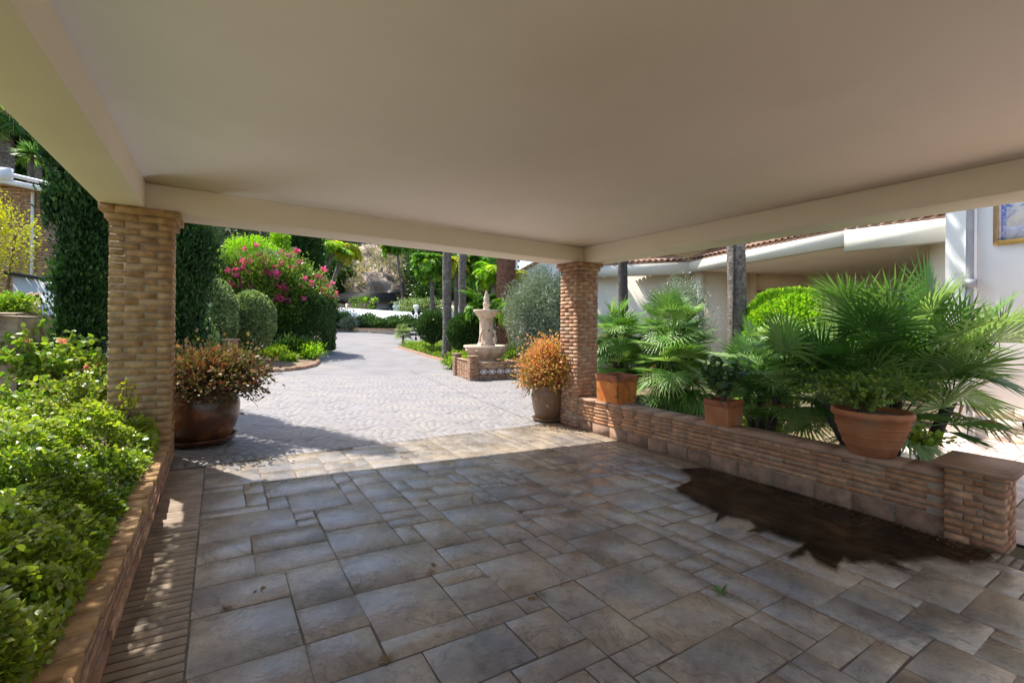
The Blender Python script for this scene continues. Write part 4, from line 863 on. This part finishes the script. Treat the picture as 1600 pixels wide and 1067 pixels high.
# brick enclosure: front wall, left side wall, pillars
mb = MB(); mb.box(cx-S(14), cx+S(14), cyy-S(14), cyy+S(14), -.1, S(20), .5); mb.build('plinth', 'stonef', t)
enc = MB(); core = MB(); W = S(86); sd = S(9)
def bw(x0, x1, y0, y1, h): core.box(x0+.02, x1-.02, y0+.02, y1-.02, -.1, h-.02, .5); bricks(enc, x0, x1, y0, y1, 0, h, .055, .22, .012)
hW = S(26)
bw(S(15), W, S(1), S(8), hW); bw(0, S(15), 0, S(12), S(37)); bw(W, W+S(15), 0, S(12), S(37))
bw(S(1), S(8), S(12), S(78), S(29)); bw(-S(2), S(10), S(78), S(92), S(36)); bw(S(10), W, S(80), S(86), S(26)); bw(W+S(5), W+S(12), S(12), S(80), S(26))
bo = core.build('enclosure_wall', 'mortar', t); enc.build('bricks', 'brick', bo)
mb = MB()
for (a, b, c, d, h) in ((S(15), W, S(0), S(9.5), hW), (-S(1), S(16), -S(1), S(13), S(37)), (W-S(1), W+S(16), -S(1), S(13), S(37)), (0, S(9), S(13), S(78), S(29)), (-S(3), S(11), S(77), S(93), S(36))):
    mb.box(a, b, c, d, h, h+.03, .5)
mb.build('coping', 'coping', bo)
M['ftile'] = mat_noise('pale pattern tile', (.66, .60, .54), (.74, .70, .64), 6, .4, .1, 20, .002)
mb = MB(); mb2 = MB(); k = 5
for i in range(k):
    a = S(16)+i*(W-S(16))/k; L = (W-S(16))/k; q_ = np.linspace(0, 2*pi, 21)
    for ro, ri, bb in ((.47, .38, mb), (.26, .0, mb)):
        V = [(a+L*.5+L*ro*cos(z_), S(1)-.022, S(13)+S(4.2)*ro/.47*sin(z_)) for z_ in q_[:-1]]+[(a+L*.5+L*ri*cos(z_), S(1)-.022, S(13)+S(4.2)*ri/.47*sin(z_)) for z_ in q_[:-1]]
        mb.add(V, np.array([[j, (j+1) % 20, 20+(j+1) % 20, 20+j] for j in range(20)]), .5)
    mb2.box(a+.005, a+L-.005, S(1)-.018, S(1)+.02, S(8), S(18), .5)
fr = mb2.build('tile_frieze', 'trunk_b', bo); mb.build('tile_pattern', 'ftile', fr)
# ================================================================ middle distance planting
# left bed with curved edging
def curve_kerb(name, label, pts, w_, h_, mat, cat='edging'):
    pts = np.array(pts); d = np.cumsum(np.r_[0, np.linalg.norm(np.diff(pts, axis=0), axis=1)]); n = int(d[-1]/.16); s_ = np.linspace(0, d[-1], n); x = np.interp(s_, d, pts[:, 0]); y = np.interp(s_, d, pts[:, 1]); mb = MB()
    for i in range(n-1):
        a = np.array([x[i], y[i]]); b = np.array([x[i+1], y[i+1]]); dd = (b-a)/np.linalg.norm(b-a); nn_ = np.array([-dd[1], dd[0]])*w_/2; b = b-dd*.01; g = gz(*a)
        V = [(*(a-nn_), g-.05), (*(b-nn_), g-.05), (*(b+nn_), g-.05), (*(a+nn_), g-.05), (*(a-nn_), g+h_), (*(b-nn_), g+h_), (*(b+nn_), g+h_), (*(a+nn_), g+h_)]
        mb.add(np.array(V)+rng.normal(0, .003, (8, 3)), np.array([[4, 5, 6, 7], [0, 1, 5, 4], [1, 2, 6, 5], [2, 3, 7, 6], [3, 0, 4, 7]]))
    return prop(mb.build(name, mat), label, cat)
bp = [G(a, b)[:2] for a, b in ((340, 573), (385, 581), (430, 581), (470, 577), (492, 572), (498, 566), (497, 558))]
curve_kerb('brick_edging', 'curved brick edging round the soil bed left of the driveway', bp, .12, .09, 'brick')
bc = np.array(bp+[G(480, 548)[:2], G(420, 548)[:2], G(330, 552)[:2]]); c_ = bc.mean(0)
mb = MB(); mb.add([(a, b, gz(a, b)+.04) for a, b in bc], np.array([list(range(len(bc)))[::1]]), .5)
o = struct(mb.build('flower_bed', 'soil'))
for i, (px, py, lab) in enumerate(((405, 560, 'small yellow green tuft at the left end of the curved soil bed'), (436, 562, 'second yellow green tuft from the left in the curved bed'), (452, 567, 'small tuft in the middle of the curved bed, nearest its edging'), (481, 562, 'tallest bright plant at the right end of the curved bed'), (418, 556, 'wide low tuft right behind the curved bed under the clipped ball'))):
    g_ = G(px, py); rs = (.28, .30, .2, .45, .3)[i]
    bush('bed_plant', lab, 'plant', 0, 0, (rs, rs, rs*.8), g_[2]+rs*.6, 'lf_light' if i != 3 else 'lf_bright', 900, .11, LEAFN, k=14, spread=.3, xy=g_[:2], stem=False, group='small plants in the curved bed', lift=1)
bush('lily_clump', 'dark green strappy clump with a blue flower at the foot of the pink hedge', 'plant', 453, 16.2, (.9, .5, .35), gz(*P(453, 16.2))+.3, 'lf_dark', 2500, .2, LEAFN, k=30, lift=1, extra=None)
bush('clipped_shrub', 'tall clipped grey green shrub right of the near left cypress', 'shrub', 326, 13.2, (.72, .7, 1.2), Hh(322, 495, 13.2), 'lf_clip', 22000, .085, clipped=True)
bush('clipped_shrub', 'rounded clipped ball shrub in front of the pink bougainvillea', 'shrub', 394, 14.6, (.66, .66, .96), Hh(394, 502, 14.6), 'lf_clip', 22000, .085, clipped=True)
bush('clipped_shrub', 'dark clipped shrub behind the cypress and the glazed pot', 'shrub', 305, 11.3, (.5, .5, .8), Hh(305, 540, 11.3), 'lf_clip', 9000, .05, clipped=True)
x, y = P(361, 12.6); t = thing('brick_pillar', 'small brick pillar standing between the two clipped shrubs', 'pillar', (x, y, gz(x, y)), -YAW)
mb = MB(); bricks(mb, -.13, .13, -.13, .13, -.05, .82, .06, .13, .01); mb.box(-.12, .12, -.12, .12, -.05, .81, .5); mb.build('pillar', 'brick', t); mb = MB(); mb.box(-.16, .16, -.16, .16, .82, .87, .5); mb.build('cap', 'coping', t)
# pink bougainvillea hedge
def boug_hedge(t, p, dn):
    fb = MB(); c = np.where((p[:, 2] > 1.9) & (dn[:, 1] < .6))[0]; c = rng.choice(c, 230, replace=False)
    for q, i in enumerate(c):
        if q < 100: fb = MB()
        k = 12; leaves(fb, p[i]+dn[i]*.12+rng.normal(0, .045, (k, 3)), rdir(k)+dn[i], .11, LEAF4, np.clip(rng.random()+rng.random(k)*.2, 0, 1), None, 1.5)
        if q < 99: fb.build('flower', 'lf_pink', t)
    prop(fb.build('flower_mass', 'lf_pink', t), kind='stuff')
Z = 18.2
bush('bougainvillea_hedge', 'large pink flowering bougainvillea hedge left of the driveway', 'bougainvillea', 425, Z, (2.25, 1.6, 1.75), Hh(425, 462, Z), 'lf_boug', 34000, .10, k=150, spread=.13, extra=boug_hedge, bottom=-.9)
bush('bougainvillea_hedge', 'smaller purple pink bougainvillea on the left, beside the cypress', 'bougainvillea', 352, 17, (1.0, .9, 1.4), Hh(352, 455, 17), 'lf_boug', 9000, .10, k=60, spread=.16, extra=lambda t, p, dn: blossoms('lf_pink', 40, .08, lambda q: q[2] > 1.6)(t, p, dn))
# dark trimmed hedge under it
x0, y0 = P(468, 18.0); g = gz(x0, y0); t = thing('dark_hedge', 'dark trimmed conifer hedge at the driveway corner below the pink flowers', 'hedge', (x0, y0, g), -YAW+.1)
hh = Hh(468, 470, 18)-g; n = 26000; mb = MB()
p = rng.random((n, 3))*np.array([2.05, 1.5, hh])-np.array([1.05, .3, 0]); s_ = rng.integers(0, 3, n); p[s_ == 0, 1] = -.3+rng.normal(0, .05, (s_ == 0).sum()); p[s_ == 1, 0] = 1.0+rng.normal(0, .05, (s_ == 1).sum())+.0; p[s_ == 2, 2] = hh+rng.normal(0, .08, (s_ == 2).sum())
leaves(mb, p, rdir(n)*.6+np.array([.1, -.3, 1]), .10, LEAFN, None, None, 1.6); mb.build('foliage', 'lf_dark', t); sb = MB(); sb.tube([(0, 0, 0), (0, 0, hh*.8)], .05, 6); sb.build('stem', 'twig', t)
# bright foliage above hedge, beyond
bush('light_shrub', 'light green leafy shrub behind the left of the pink hedge', 'shrub', 395, 22, (1.2, 1, .9), Hh(395, 403, 22), 'lf_bright', 6000, .11, k=50)
bush('silvery_shrub', 'silvery leaved shrub rising above the pink hedge below the tiled wall', 'shrub', 425, 21, (.75, .7, .6), Hh(425, 412, 21), 'lf_olive', 4000, .09, k=40)
bush('climber', 'yellow green climber on the left edge of the clipped cypress hedge', 'climber', 437, 28.5, (.55, .5, 1.7), Hh(437, 398, 28.5), 'lf_bright', 5000, .13, k=50)
# clipped tall cypress hedge
for i, (px, lab) in enumerate(((449, 'left clipped cypress of the tall row behind the pink hedge'), (470, 'middle clipped cypress of the tall row behind the pink hedge'), (489, 'right clipped cypress of the tall row behind the pink hedge'))):
    cypress('hedge_cypress', lab, px, 31+i*.4, 7.6, .62, 14000, i, 'clipped cypresses behind the pink hedge', size=.14, zb=.02, lo=.9)
# garden wall with tiles behind
x, y = P(420, 30); t = thing('tiled_wall', 'short white wall with a red tiled cap above the pink hedge', 'wall', (x, y, gz(x, y)), -YAW); zt = Hh(420, 386, 30)-gz(x, y)
mb = MB(); mb.box(-.75, 1.6, 0, .4, 0, zt-.25, .5); mb.build('wall', 'white', t)
mb = MB()
for i in range(14): mb.tube([(-.85+i*.19, -.25, zt-.2), (-.85+i*.19, .3, zt)], .09, 8, rng.random())
mb.box(-.9, 1.75, -.22, .6, zt-.24, zt-.12, .5); mb.build('tile_cap', 'tile', t); mb = MB(); mb.box(-.78, -.5, -.08, .0, 0, zt-.25, .5); mb.build('pier', 'brick', t)
# yellow and green palms further back
FP = 'palms on the slope behind the garden'
feather_palm('yellow_palm', 'yellowing arching palm right of the clipped cypress hedge', 506, 36, Hh(533, 385, 36), .18, 16, 2.4, 2.6, 'lf_yellow', FP, ll=.7, e0=(.3, 1.1), w=.11, lean=1.6)
feather_palm('green_palm', 'yellow green palm tight against the clipped cypress hedge', 495, 35, Hh(513, 385, 35), .18, 18, 2.2, 2.3, 'lf_bright', FP, ll=.7, e0=(.4, 1.3), w=.11, lean=1.1)
feather_palm('green_palm', 'hanging palm crown partly cut by the beam above the rocky slope', 632, 38, Hh(617, 372, 38), .09, 26, 2.6, 2.9, 'lf_palm', FP, ll=.8, e0=(.0, 1.1), w=.10, lean=-.9)
feather_palm('green_palm', 'bushy green palm on a slim trunk left of the grey trunk', 675, 33, Hh(675, 412, 33), .17, 46, 2.2, 2.7, 'lf_palm', FP, ll=.75, e0=(.1, 1.4), w=.10)
feather_palm('yellow_palm', 'yellow palm crown showing between the two grey trunks', 712, 33, Hh(712, 408, 33), .15, 18, 1.9, 2.5, 'lf_yellow', FP, ll=.7, w=.10)
feather_palm('green_palm', 'broad dark green palm right of the two grey trunks', 748, 34, Hh(748, 405, 34), .2, 44, 2.9, 2.3, 'lf_palm', FP, ll=.8, w=.10)
feather_palm('green_palm', 'bright lime palm just left of the thick date palm trunk', 770, 31, Hh(770, 425, 31), .15, 34, 2.1, 2.5, 'lf_bright', FP, ll=.7, w=.10)
feather_palm('yellow_palm', 'small yellow palm right of the thick date palm trunk', 808, 33, Hh(808, 428, 33), .12, 14, 1.3, 2.4, 'lf_yellow', FP, ll=.6, w=.10)
# big dark trees on slope
for px, py, Z, r_, lab in ((672, 425, 44, (2.6, 2.6, 3.2), 'dark round tree on the slope left of the grey trunks'), (545, 392, 62, (2.5, 3, 2), 'grey green tree above the rocky outcrop'), (700, 450, 42, (3.2, 3, 2.2), 'dark bush behind the two grey palm trunks'), (640, 400, 58, (5, 4, 4), 'large shadowy tree high behind the hanging palm'), (530, 440, 46, (2.4, 2, 2.2), 'dark green bush above the flat black roof'), (740, 470, 40, (3, 2, 2), 'dark shrub behind the big green palms'), (350, 360, 60, (9, 6, 5), 'dark distant tree mass behind the near column'), (725, 440, 50, (4, 3, 3.4), 'dark tree behind the broad green palm')):
    bush('slope_tree', lab, 'tree', px, Z, r_, Hh(px, py, Z), 'lf_dark' if Z < 60 else 'lf_scrub', 9000, .26, k=70, spread=.2, group='trees on the slope')
# boundary wall, ivy, stone wall
a = np.array(P(500, 33)); b = np.array(P(705, 31.5)); 
t = thing('boundary_wall', 'long white boundary wall across the end of the driveway', 'wall', (*a, gz(*a))); L = np.linalg.norm(b-a); d = (b-a)/L; t.rotation_euler = (0, 0, math.atan2(d[1], d[0])); zt = Hh(523, 479, 33)-gz(*a)
mb = MB(); mb.add([(0, 0, -1), (L, 0, -1), (L, 0, zt-.55), (0, 0, zt), (0, .25, -1), (L, .25, -1), (L, .25, zt-.55), (0, .25, zt)], np.array([[0, 1, 2, 3], [5, 4, 7, 6], [3, 2, 6, 7], [4, 0, 3, 7], [1, 5, 6, 2]]), .5); mb.build('wall', 'white', t)
a = np.array(P(502, 30.5)); b = np.array(P(636, 28.5)); L = np.linalg.norm(b-a); d = (b-a)/L; ga = gz(*a)
t = thing('stone_wall', 'low pale stone retaining wall below the ivy at the end of the driveway', 'stone wall', (*a, ga-.2), math.atan2(d[1], d[0])); zt = Hh(560, 513, 29.5)-ga+.2
mb = MB(); mb.box(0, L, .03, .4, -.4, zt-.06, .5); mb.build('core', 'mortar', t); mb = MB()
for row in range(3):
    q = 0
    while q < L: w_ = rng.uniform(.2, .45); mb.box(q+.01, min(q+w_, L), -.02+rng.normal(0, .01), .1, -.1+row*(zt/3), -.1+(row+1)*(zt/3)-.02, None, .012); q += w_
mb.build('stones', 'crazy', t); mb = MB(); mb.box(-.05, L+.05, -.06, .45, zt-.09, zt, .5); mb.build('coping', 'coping', t)
mb = MB(); n = 26000; u = rng.random(n); base = a+(d*L)[None]*u[:, None]; nn_ = np.array([-d[1], d[0]]); dep = rng.random(n)*1.6+.4
hgt = .6+.5*np.abs(np.sin(u*9+1))+.15*np.sin(u*23); z = ga+zt-.3+rng.random(n)*hgt*(dep/2.6*.8+.4)
leaves(mb, np.stack([base[:, 0]+nn_[0]*dep, base[:, 1]+nn_[1]*dep, z], 1), rdir(n)+np.array([0, 0, .5]), .16, LEAF4)
prop(mb.build('ivy', 'lf_dark'), 'dark ivy and creepers spilling over the foot of the white boundary wall', 'ivy', kind='stuff')
bush('variegated_shrub', 'small whitish leaved shrub in the ivy above the stone wall', 'shrub', 545, 29.6, (.55, .4, .35), Hh(545, 505, 29.6), 'lf_olive', 1500, .12, stem=False)
bush('young_tree', 'yellow green young tree standing in front of the flat black roof', 'tree', 568, 34.5, (.95, .7, .6), Hh(568, 474, 34.5), 'lf_bright', 420, .17, k=16, spread=.22, core=False, group=None)
bush('hedge_end', 'green shrub with a red bloom at the left end of the ivy', 'shrub', 512, 29.5, (.7, .6, .8), Hh(512, 490, 29.5), 'lf_dark', 2500, .14, extra=lambda t, p, dn: blossoms('lf_pink', 3, .08)(t, p, dn))
# black flat pergola roof
x, y = P(524, 39); g = gz(x, y); t = thing('pergola', 'flat black slatted pergola roof on white pillars behind the boundary wall', 'pergola', (x, y, g), -YAW); zt = Hh(524, 457, 39)-g
k = 39/FPX
mb = MB()
for i in range(7): mb.box(-3*k, 104*k-(i*.22), -1.2+i*.55, -.95+i*.55, zt-.62+i*.10, zt-.50+i*.10, .5)
mb.box(-4*k, 106*k, -1.35, -1.22, zt-.78, zt-.62, .5); mb.box(-3*k, 88*k, 2.7, 2.9, zt+.1, zt+.22, .5); mb.box(-3*k, 1*k, -1.2, 2.8, zt-.9, zt-.64, .5); mb.build('roof', 'black', t)
for px in (3, 100): mb = MB(); mb.box((px-4)*k, (px+4)*k, -1.2, -.75, -.5, zt-.79, .5); mb.build('pillar', 'white', t)
mb = MB(); mb.box(40*k, 95*k, 1.2, 1.3, -.5, zt-.9, .5); mb.build('window', 'glass', t); mb = MB(); mb.box(8*k, 40*k, 1.15, 1.3, -.5, zt-.9, .5); mb.build('back_wall', 'cream', t)
# little tiled building and urn
x, y = P(694, 38); g = gz(x, y); t = thing('small_white_house', 'small white building with low pinkish tiled roof behind the grey trunk', 'house', (x, y, g), -YAW); zt = Hh(694, 472, 38)-g
mb = MB(); mb.box(-1.2, 2.2, 0, 2.5, -.5, zt-.3, .5); mb.build('wall', 'white', t); mb = MB(); mb.add([(-1.6, -.4, zt-.33), (2.6, -.4, zt-.33), (2.6, 2.9, zt-.33), (-1.6, 2.9, zt-.33), (.5, 1.2, zt+.45)], np.array([[0, 1, 4], [1, 2, 4], [2, 3, 4], [3, 0, 4]]), .5); mb.build('roof', 'tile', t)
x, y = P(650, 32.3); t = thing('white_urn', 'white round topped urn on the boundary wall beside the slim palm', 'urn', (x, y, Hh(650, 486, 32.3))); mb = MB(); mb.lathe([(.13, -.1), (.13, .02), (.06, .08), (.1, .12), (.2, .22), (.22, .3), (.18, .38), (.1, .43), (.01, .45)], seg=16); mb.build('bowl', 'white', t, True)
bush('wall_shrub', 'pale green shrub rising behind the boundary wall near the urn', 'shrub', 663, 34, (2.2, .8, .6), Hh(663, 480, 34), 'lf_clip', 3000, .15)
# garden lamp
x, y = P(650, 26); g = gz(x, y); t = thing('garden_lamp', 'black garden lamp post with a small twin lantern at the end of the driveway', 'lamp post', (x, y, g)); h_ = Hh(650, 487, 26)-g
mb = MB(); mb.tube([(0, 0, 0), (0, 0, h_-.15)], .03, 8); mb.tube([(0, 0, 0), (0, 0, .15)], .07, 8); mb.build('post', 'black', t)
for sx in (-.16, .16):
    mb = MB(); mb.lathe([(.01, -.1), (.07, -.08), (.10, .06), (.13, .08), (.02, .18), (.005, .22)], (sx*RT[0], sx*RT[1], h_-.1), 8); mb.tube([(0, 0, h_-.3), (sx*RT[0], sx*RT[1], h_-.2)], .012, 6); mb.build('lantern', 'black', t)
# planting to the right of the drive
kb = [G(a, b)[:2] for a, b in ((622, 543), (640, 548), (665, 556), (690, 563), (706, 568))]
curve_kerb('kerb_edging', 'low pinkish kerb along the planted bed right of the driveway', kb, .12, .08, 'coping', 'kerb')
fan_palm('spiky_shrub', 'small rounded fan palm at the far tip of the right bed', 630, G(628, 540)[3]+.6, gz(*G(628, 540)[:2])+.55, 34, .42, .3, 'lf_clip', elev=(-.5, 1.5), bl=20)
bush('round_bush', 'glossy rounded bush between the small fan palm and the grey trunk', 'bush', 676, 20.5, (.72, .7, .72), Hh(676, 510, 20.5), 'lf_dark', 9000, .07, clipped=True)
bush('round_bush', 'glossy dark rounded bush between the grey trunk and the fountain', 'bush', 728, 17.6, (.74, .7, .72), Hh(728, 519, 17.6), 'lf_dark', 11000, .07, clipped=True)
mb = MB(); n = 17000; q = rng.random(n); w_ = rng.random(n); kx = np.interp(q, np.linspace(0, 1, 5), [k_[0] for k_ in kb]); ky = np.interp(q, np.linspace(0, 1, 5), [k_[1] for k_ in kb])
x = kx+.15+w_*2.6; y = ky+w_*.5; leaves(mb, np.stack([x, y, gzv(x, y)+rng.random(n)*(.25+.12*np.sin(x*5+y*3))], 1), rdir(n)+np.array([0, 0, .7]), .09, LEAF4)
prop(mb.build('bed_ground_cover', 'lf_light'), 'light green ground cover filling the bed behind the kerb right of the driveway', 'ground cover', kind='stuff')
bush('low_shrub', 'low light green shrub between the fountain enclosure and the round bush', 'shrub', 728, 16.3, (.8, .5, .3), gz(*P(735, 15.6))+.25, 'lf_light', 5000, .08)
bush('low_shrub', 'green shrub with pinkish tips behind the right side of the fountain', 'shrub', 812, 15.5, (.6, .5, .55), gz(*P(812, 15.5))+.45, 'lf_boug', 4000, .08)
# palm trunks
for px, Z, r_, hgt, lab, mt in ((698, 18.6, .185, 8, 'grey palm trunk standing between the two rounded bushes', 'trunk'), (722, 25, .21, 10, 'grey ringed palm trunk behind, right of the nearer grey trunk', 'trunk')):
    x, y = P(px, Z); t = thing('palm_tree', lab, 'palm tree', (x, y, gz(x, y)), 0, 'palm trunks between driveway and fountain'); palm_trunk(t, hgt, r_, mt, jag=.035, rings=9, flare=1.1); mb = MB()
    for i in range(26): feather(mb, (0, 0, hgt), rng.uniform(0, 2*pi), rng.uniform(.1, 1.3), 2.4, 1.5, 30, .5)
    mb.build('frond', 'lf_palm', t)
x, y = P(790, 17.2); t = thing('date_palm', 'thick red brown date palm trunk behind the fountain', 'palm tree', (x, y, gz(x, y))); tb_ = palm_trunk(t, 8, .33, 'trunk_b', jag=.04, rings=14, flare=1.25, seg=18)
mb = MB(); zz = np.linspace(.2, 7.8, 150)
for i, z_ in enumerate(zz):
    for j in range(9):
        a = 2*pi*(j+.5*(i % 2))/9+i*.13; c, s_ = cos(a), sin(a); r_ = .33*(1+.25*math.exp(-z_*2.2)); mb.add([(c*r_-s_*.07, s_*r_+c*.07, z_-.03), (c*r_+s_*.07, s_*r_-c*.07, z_-.03), (c*(r_+.055), s_*(r_+.055), z_+.055), (c*r_*.97, s_*r_*.97, z_+.07)], np.array([[0, 1, 2], [0, 2, 3], [1, 3, 2]]))
mb.build('leaf_bases', 'trunk_b', t); mb = MB()
for i in range(40): feather(mb, (0, 0, 8), rng.uniform(0, 2*pi), rng.uniform(-.1, 1.3), 3.6, 1.6, 40, .5)
mb.build('frond', 'lf_palm', t)
feather_palm('pygmy_palm', 'feathery bright green palm between the round bush and the fountain', 752, 17.2, Hh(752, 478, 17.2), .07, 34, 1.15, 1.7, 'lf_palm', ll=.34, e0=(.0, 1.4), trunk='trunk_b', w=.09)
feather_palm('pygmy_palm', 'feathery yellow green palm at the foot of the date palm trunk', 797, 16.2, Hh(797, 478, 16.2), .07, 26, 1.0, 1.9, 'lf_bright', ll=.3, e0=(-.2, 1.2), trunk='trunk_b', w=.09)
bush('olive_tree', 'silvery olive tree beside the far right column', 'olive tree', 850, 14.2, (1.25, 1.1, 1.45), Hh(850, 488, 14.2), 'lf_olive', 34000, .075, LEAFN, k=160, spread=.14, bottom=-1)
# white gabled house beyond
x, y = P(835, 36); g = gz(x, y); t = thing('gabled_house', 'white gabled house with shuttered window beyond the olive tree', 'house', (x, y, g), -YAW-.25); ze = Hh(805, 430, 36)-g; zr = Hh(850, 402, 36)-g
mb = MB(); mb.add([(-1.5, 0, -.5), (4.2, 0, -.5), (4.2, 0, ze), (1.2, 0, zr), (-1.5, 0, ze), (-1.5, 6, -.5), (4.2, 6, -.5), (4.2, 6, ze), (1.2, 6, zr), (-1.5, 6, ze)], [np.array([[0, 1, 2, 3, 4]]), np.array([[0, 4, 9, 5], [1, 6, 7, 2]])], .5); mb.build('wall', 'white', t)
mb = MB()
for sg, xe in ((1, 4.6), (-1, -1.9)):
    mb.add([(1.2, -.4, zr+.08), (xe, -.4, ze-.06), (xe, 6, ze-.06), (1.2, 6, zr+.08), (1.2, -.4, zr+.22), (xe, -.4, ze+.08), (xe, 6, ze+.08), (1.2, 6, zr+.22)], np.array([[0, 1, 2, 3], [4, 7, 6, 5], [0, 4, 5, 1], [1, 5, 6, 2]]), .5)
mb.build('roof', 'tile', t)
mb = MB(); mb.box(-1.0, -.35, -.04, .02, ze-1.9, ze-.6, .5); wd = mb.build('window', 'bluewall', t); mb = MB()
for i in range(4): mb.box(-1.0+.14*i+.03, -1.0+.14*i+.10, -.055, -.041, ze-1.85, ze-.65, .5)
mb.build('shutter_slats', 'white', wd)
for px, py, Z, w_, lab in ((688, 392, 75, 5, 'small distant white villa above the slim palm crown'), (715, 396, 78, 5, 'small distant white villa between the two grey trunks'), (783, 402, 70, 5, 'distant white villa left of the date palm trunk')):
    x, y = P(px, Z); z_ = Hh(px, py, Z); t = thing('distant_villa', lab, 'house', (x, y, z_-4), -YAW, 'distant villas on the hill'); mb = MB(); mb.box(-w_/2, w_/2, 0, 5, -8, 4, .5); mb.build('wall', 'white', t); mb = MB(); mb.box(-w_/2-.4, w_/2+.4, -.4, 5.4, 4, 4.35, .5); mb.build('roof', 'tile', t)
    mb = MB(); mb.box(-.7, .7, -.06, 0, 1.6, 3, .5); mb.build('window', 'glass', t)
# ================================================================ small debris
mb = MB(); k = 26; pts = []
for (a, b) in ((803, 381), (873, 362), (928, 466), (935, 485), (690, 326), (742, 326), (913, 322), (980, 326), (805, 690), (797, 706), (1220, 745), (1150, 778), (1125, 792), (645, 1002), (640, 1008), (120, 830), (222, 770), (600, 275), (710, 218), (200, 415), (1090, 505)):
    pts.append(G(300+a/2.104, 560+b/2.104)[:3])
pts = np.array(pts)+np.array([0, 0, .014])
for p_ in pts: leaves(mb, np.repeat(p_[None], 3, 0)+rng.normal(0, .008, (3, 3))*np.array([1, 1, .2]), rdir(3)*np.array([1, 1, .25]), .028, LEAF6, rng.random(3)*.3, np.array([0, 0, 2]))
n = 300; q = np.array(G(872, 668)[:3]); pp_ = q+rng.normal(0, 1, (n, 3))*np.array([.30, .16, 0])+np.array([-.1, .05, 0]); pp_[:, 2] = gzv(pp_[:, 0], pp_[:, 1])+.012; pp_ = pp_[(pp_[:, 0] < 4.66) | (pp_[:, 1] > 5.8)]
leaves(mb, pp_, rdir(len(pp_))*np.array([1, 1, .2]), .03, LEAF4, None, np.array([0, 0, 2]))
n = 160; yy = rng.uniform(.9, 2.6, n); pp_ = np.stack([4.6-np.abs(rng.normal(0, .12, n)), yy, gzv(4.6+0*yy, yy)+.016], 1); leaves(mb, pp_, rdir(n)*np.array([1, 1, .2]), .02, LEAF4, None, np.array([0, 0, 2]))
prop(mb.build('fallen_leaves', 'lf_dry'), 'scattered dry fallen leaves and petals on the paving', 'fallen leaves', kind='stuff')
g_ = G(1133, 930); mb = MB(); leaves(mb, np.repeat(np.array([g_[:3]])+np.array([0, 0, .014]), 12, 0)+rng.normal(0, .008, (12, 3))*np.array([1, 1, .1]), rdir(12)*np.array([1, 1, .5])+np.array([0, 0, .15]), .055, LEAFN)
prop(mb.build('green_sprig', 'lf_fan'), 'small green sprig lying on the paving near the puddle', 'sprig')
print('faces', sum(len(o.data.polygons) for o in bpy.data.objects if o.type == 'MESH'))
# ================================================================ unseen vine added to dapple the light on the left wall and strip
mb = MB(); n = 8500; x = rng.uniform(-1.42, -1.02, n); y = rng.uniform(.2, 5.2, n); ok = rng.random(n) < np.clip(.75+.45*np.sin(y*3.1)*np.sin(y*7.7+x*4), 0, 1); x, y = x[ok], y[ok]
leaves(mb, np.stack([x, y, rng.uniform(2.98, 3.25, len(x))], 1), rdir(len(x))*np.array([1, 1, .5]), .055, LEAF4, None, np.array([0, 0, 1.5])); mb2 = MB()
t = thing('shade_vine', 'unseen green vine added along the outer carport roof edge to cast dappled shade', 'vine', (-1.2, 3.5, 3.0)); mb.v = [v-np.array([-1.2, 3.5, 3.0]) for v in mb.v]
mb.build('foliage', 'lf_ground', t)
for dx in (-.2, 0, .18): mb2.tube([(dx, -3.3, 0), (dx, 0, .02), (dx, 1.6, 0)], .008, 5)
mb2.build('stem', 'twig', t)
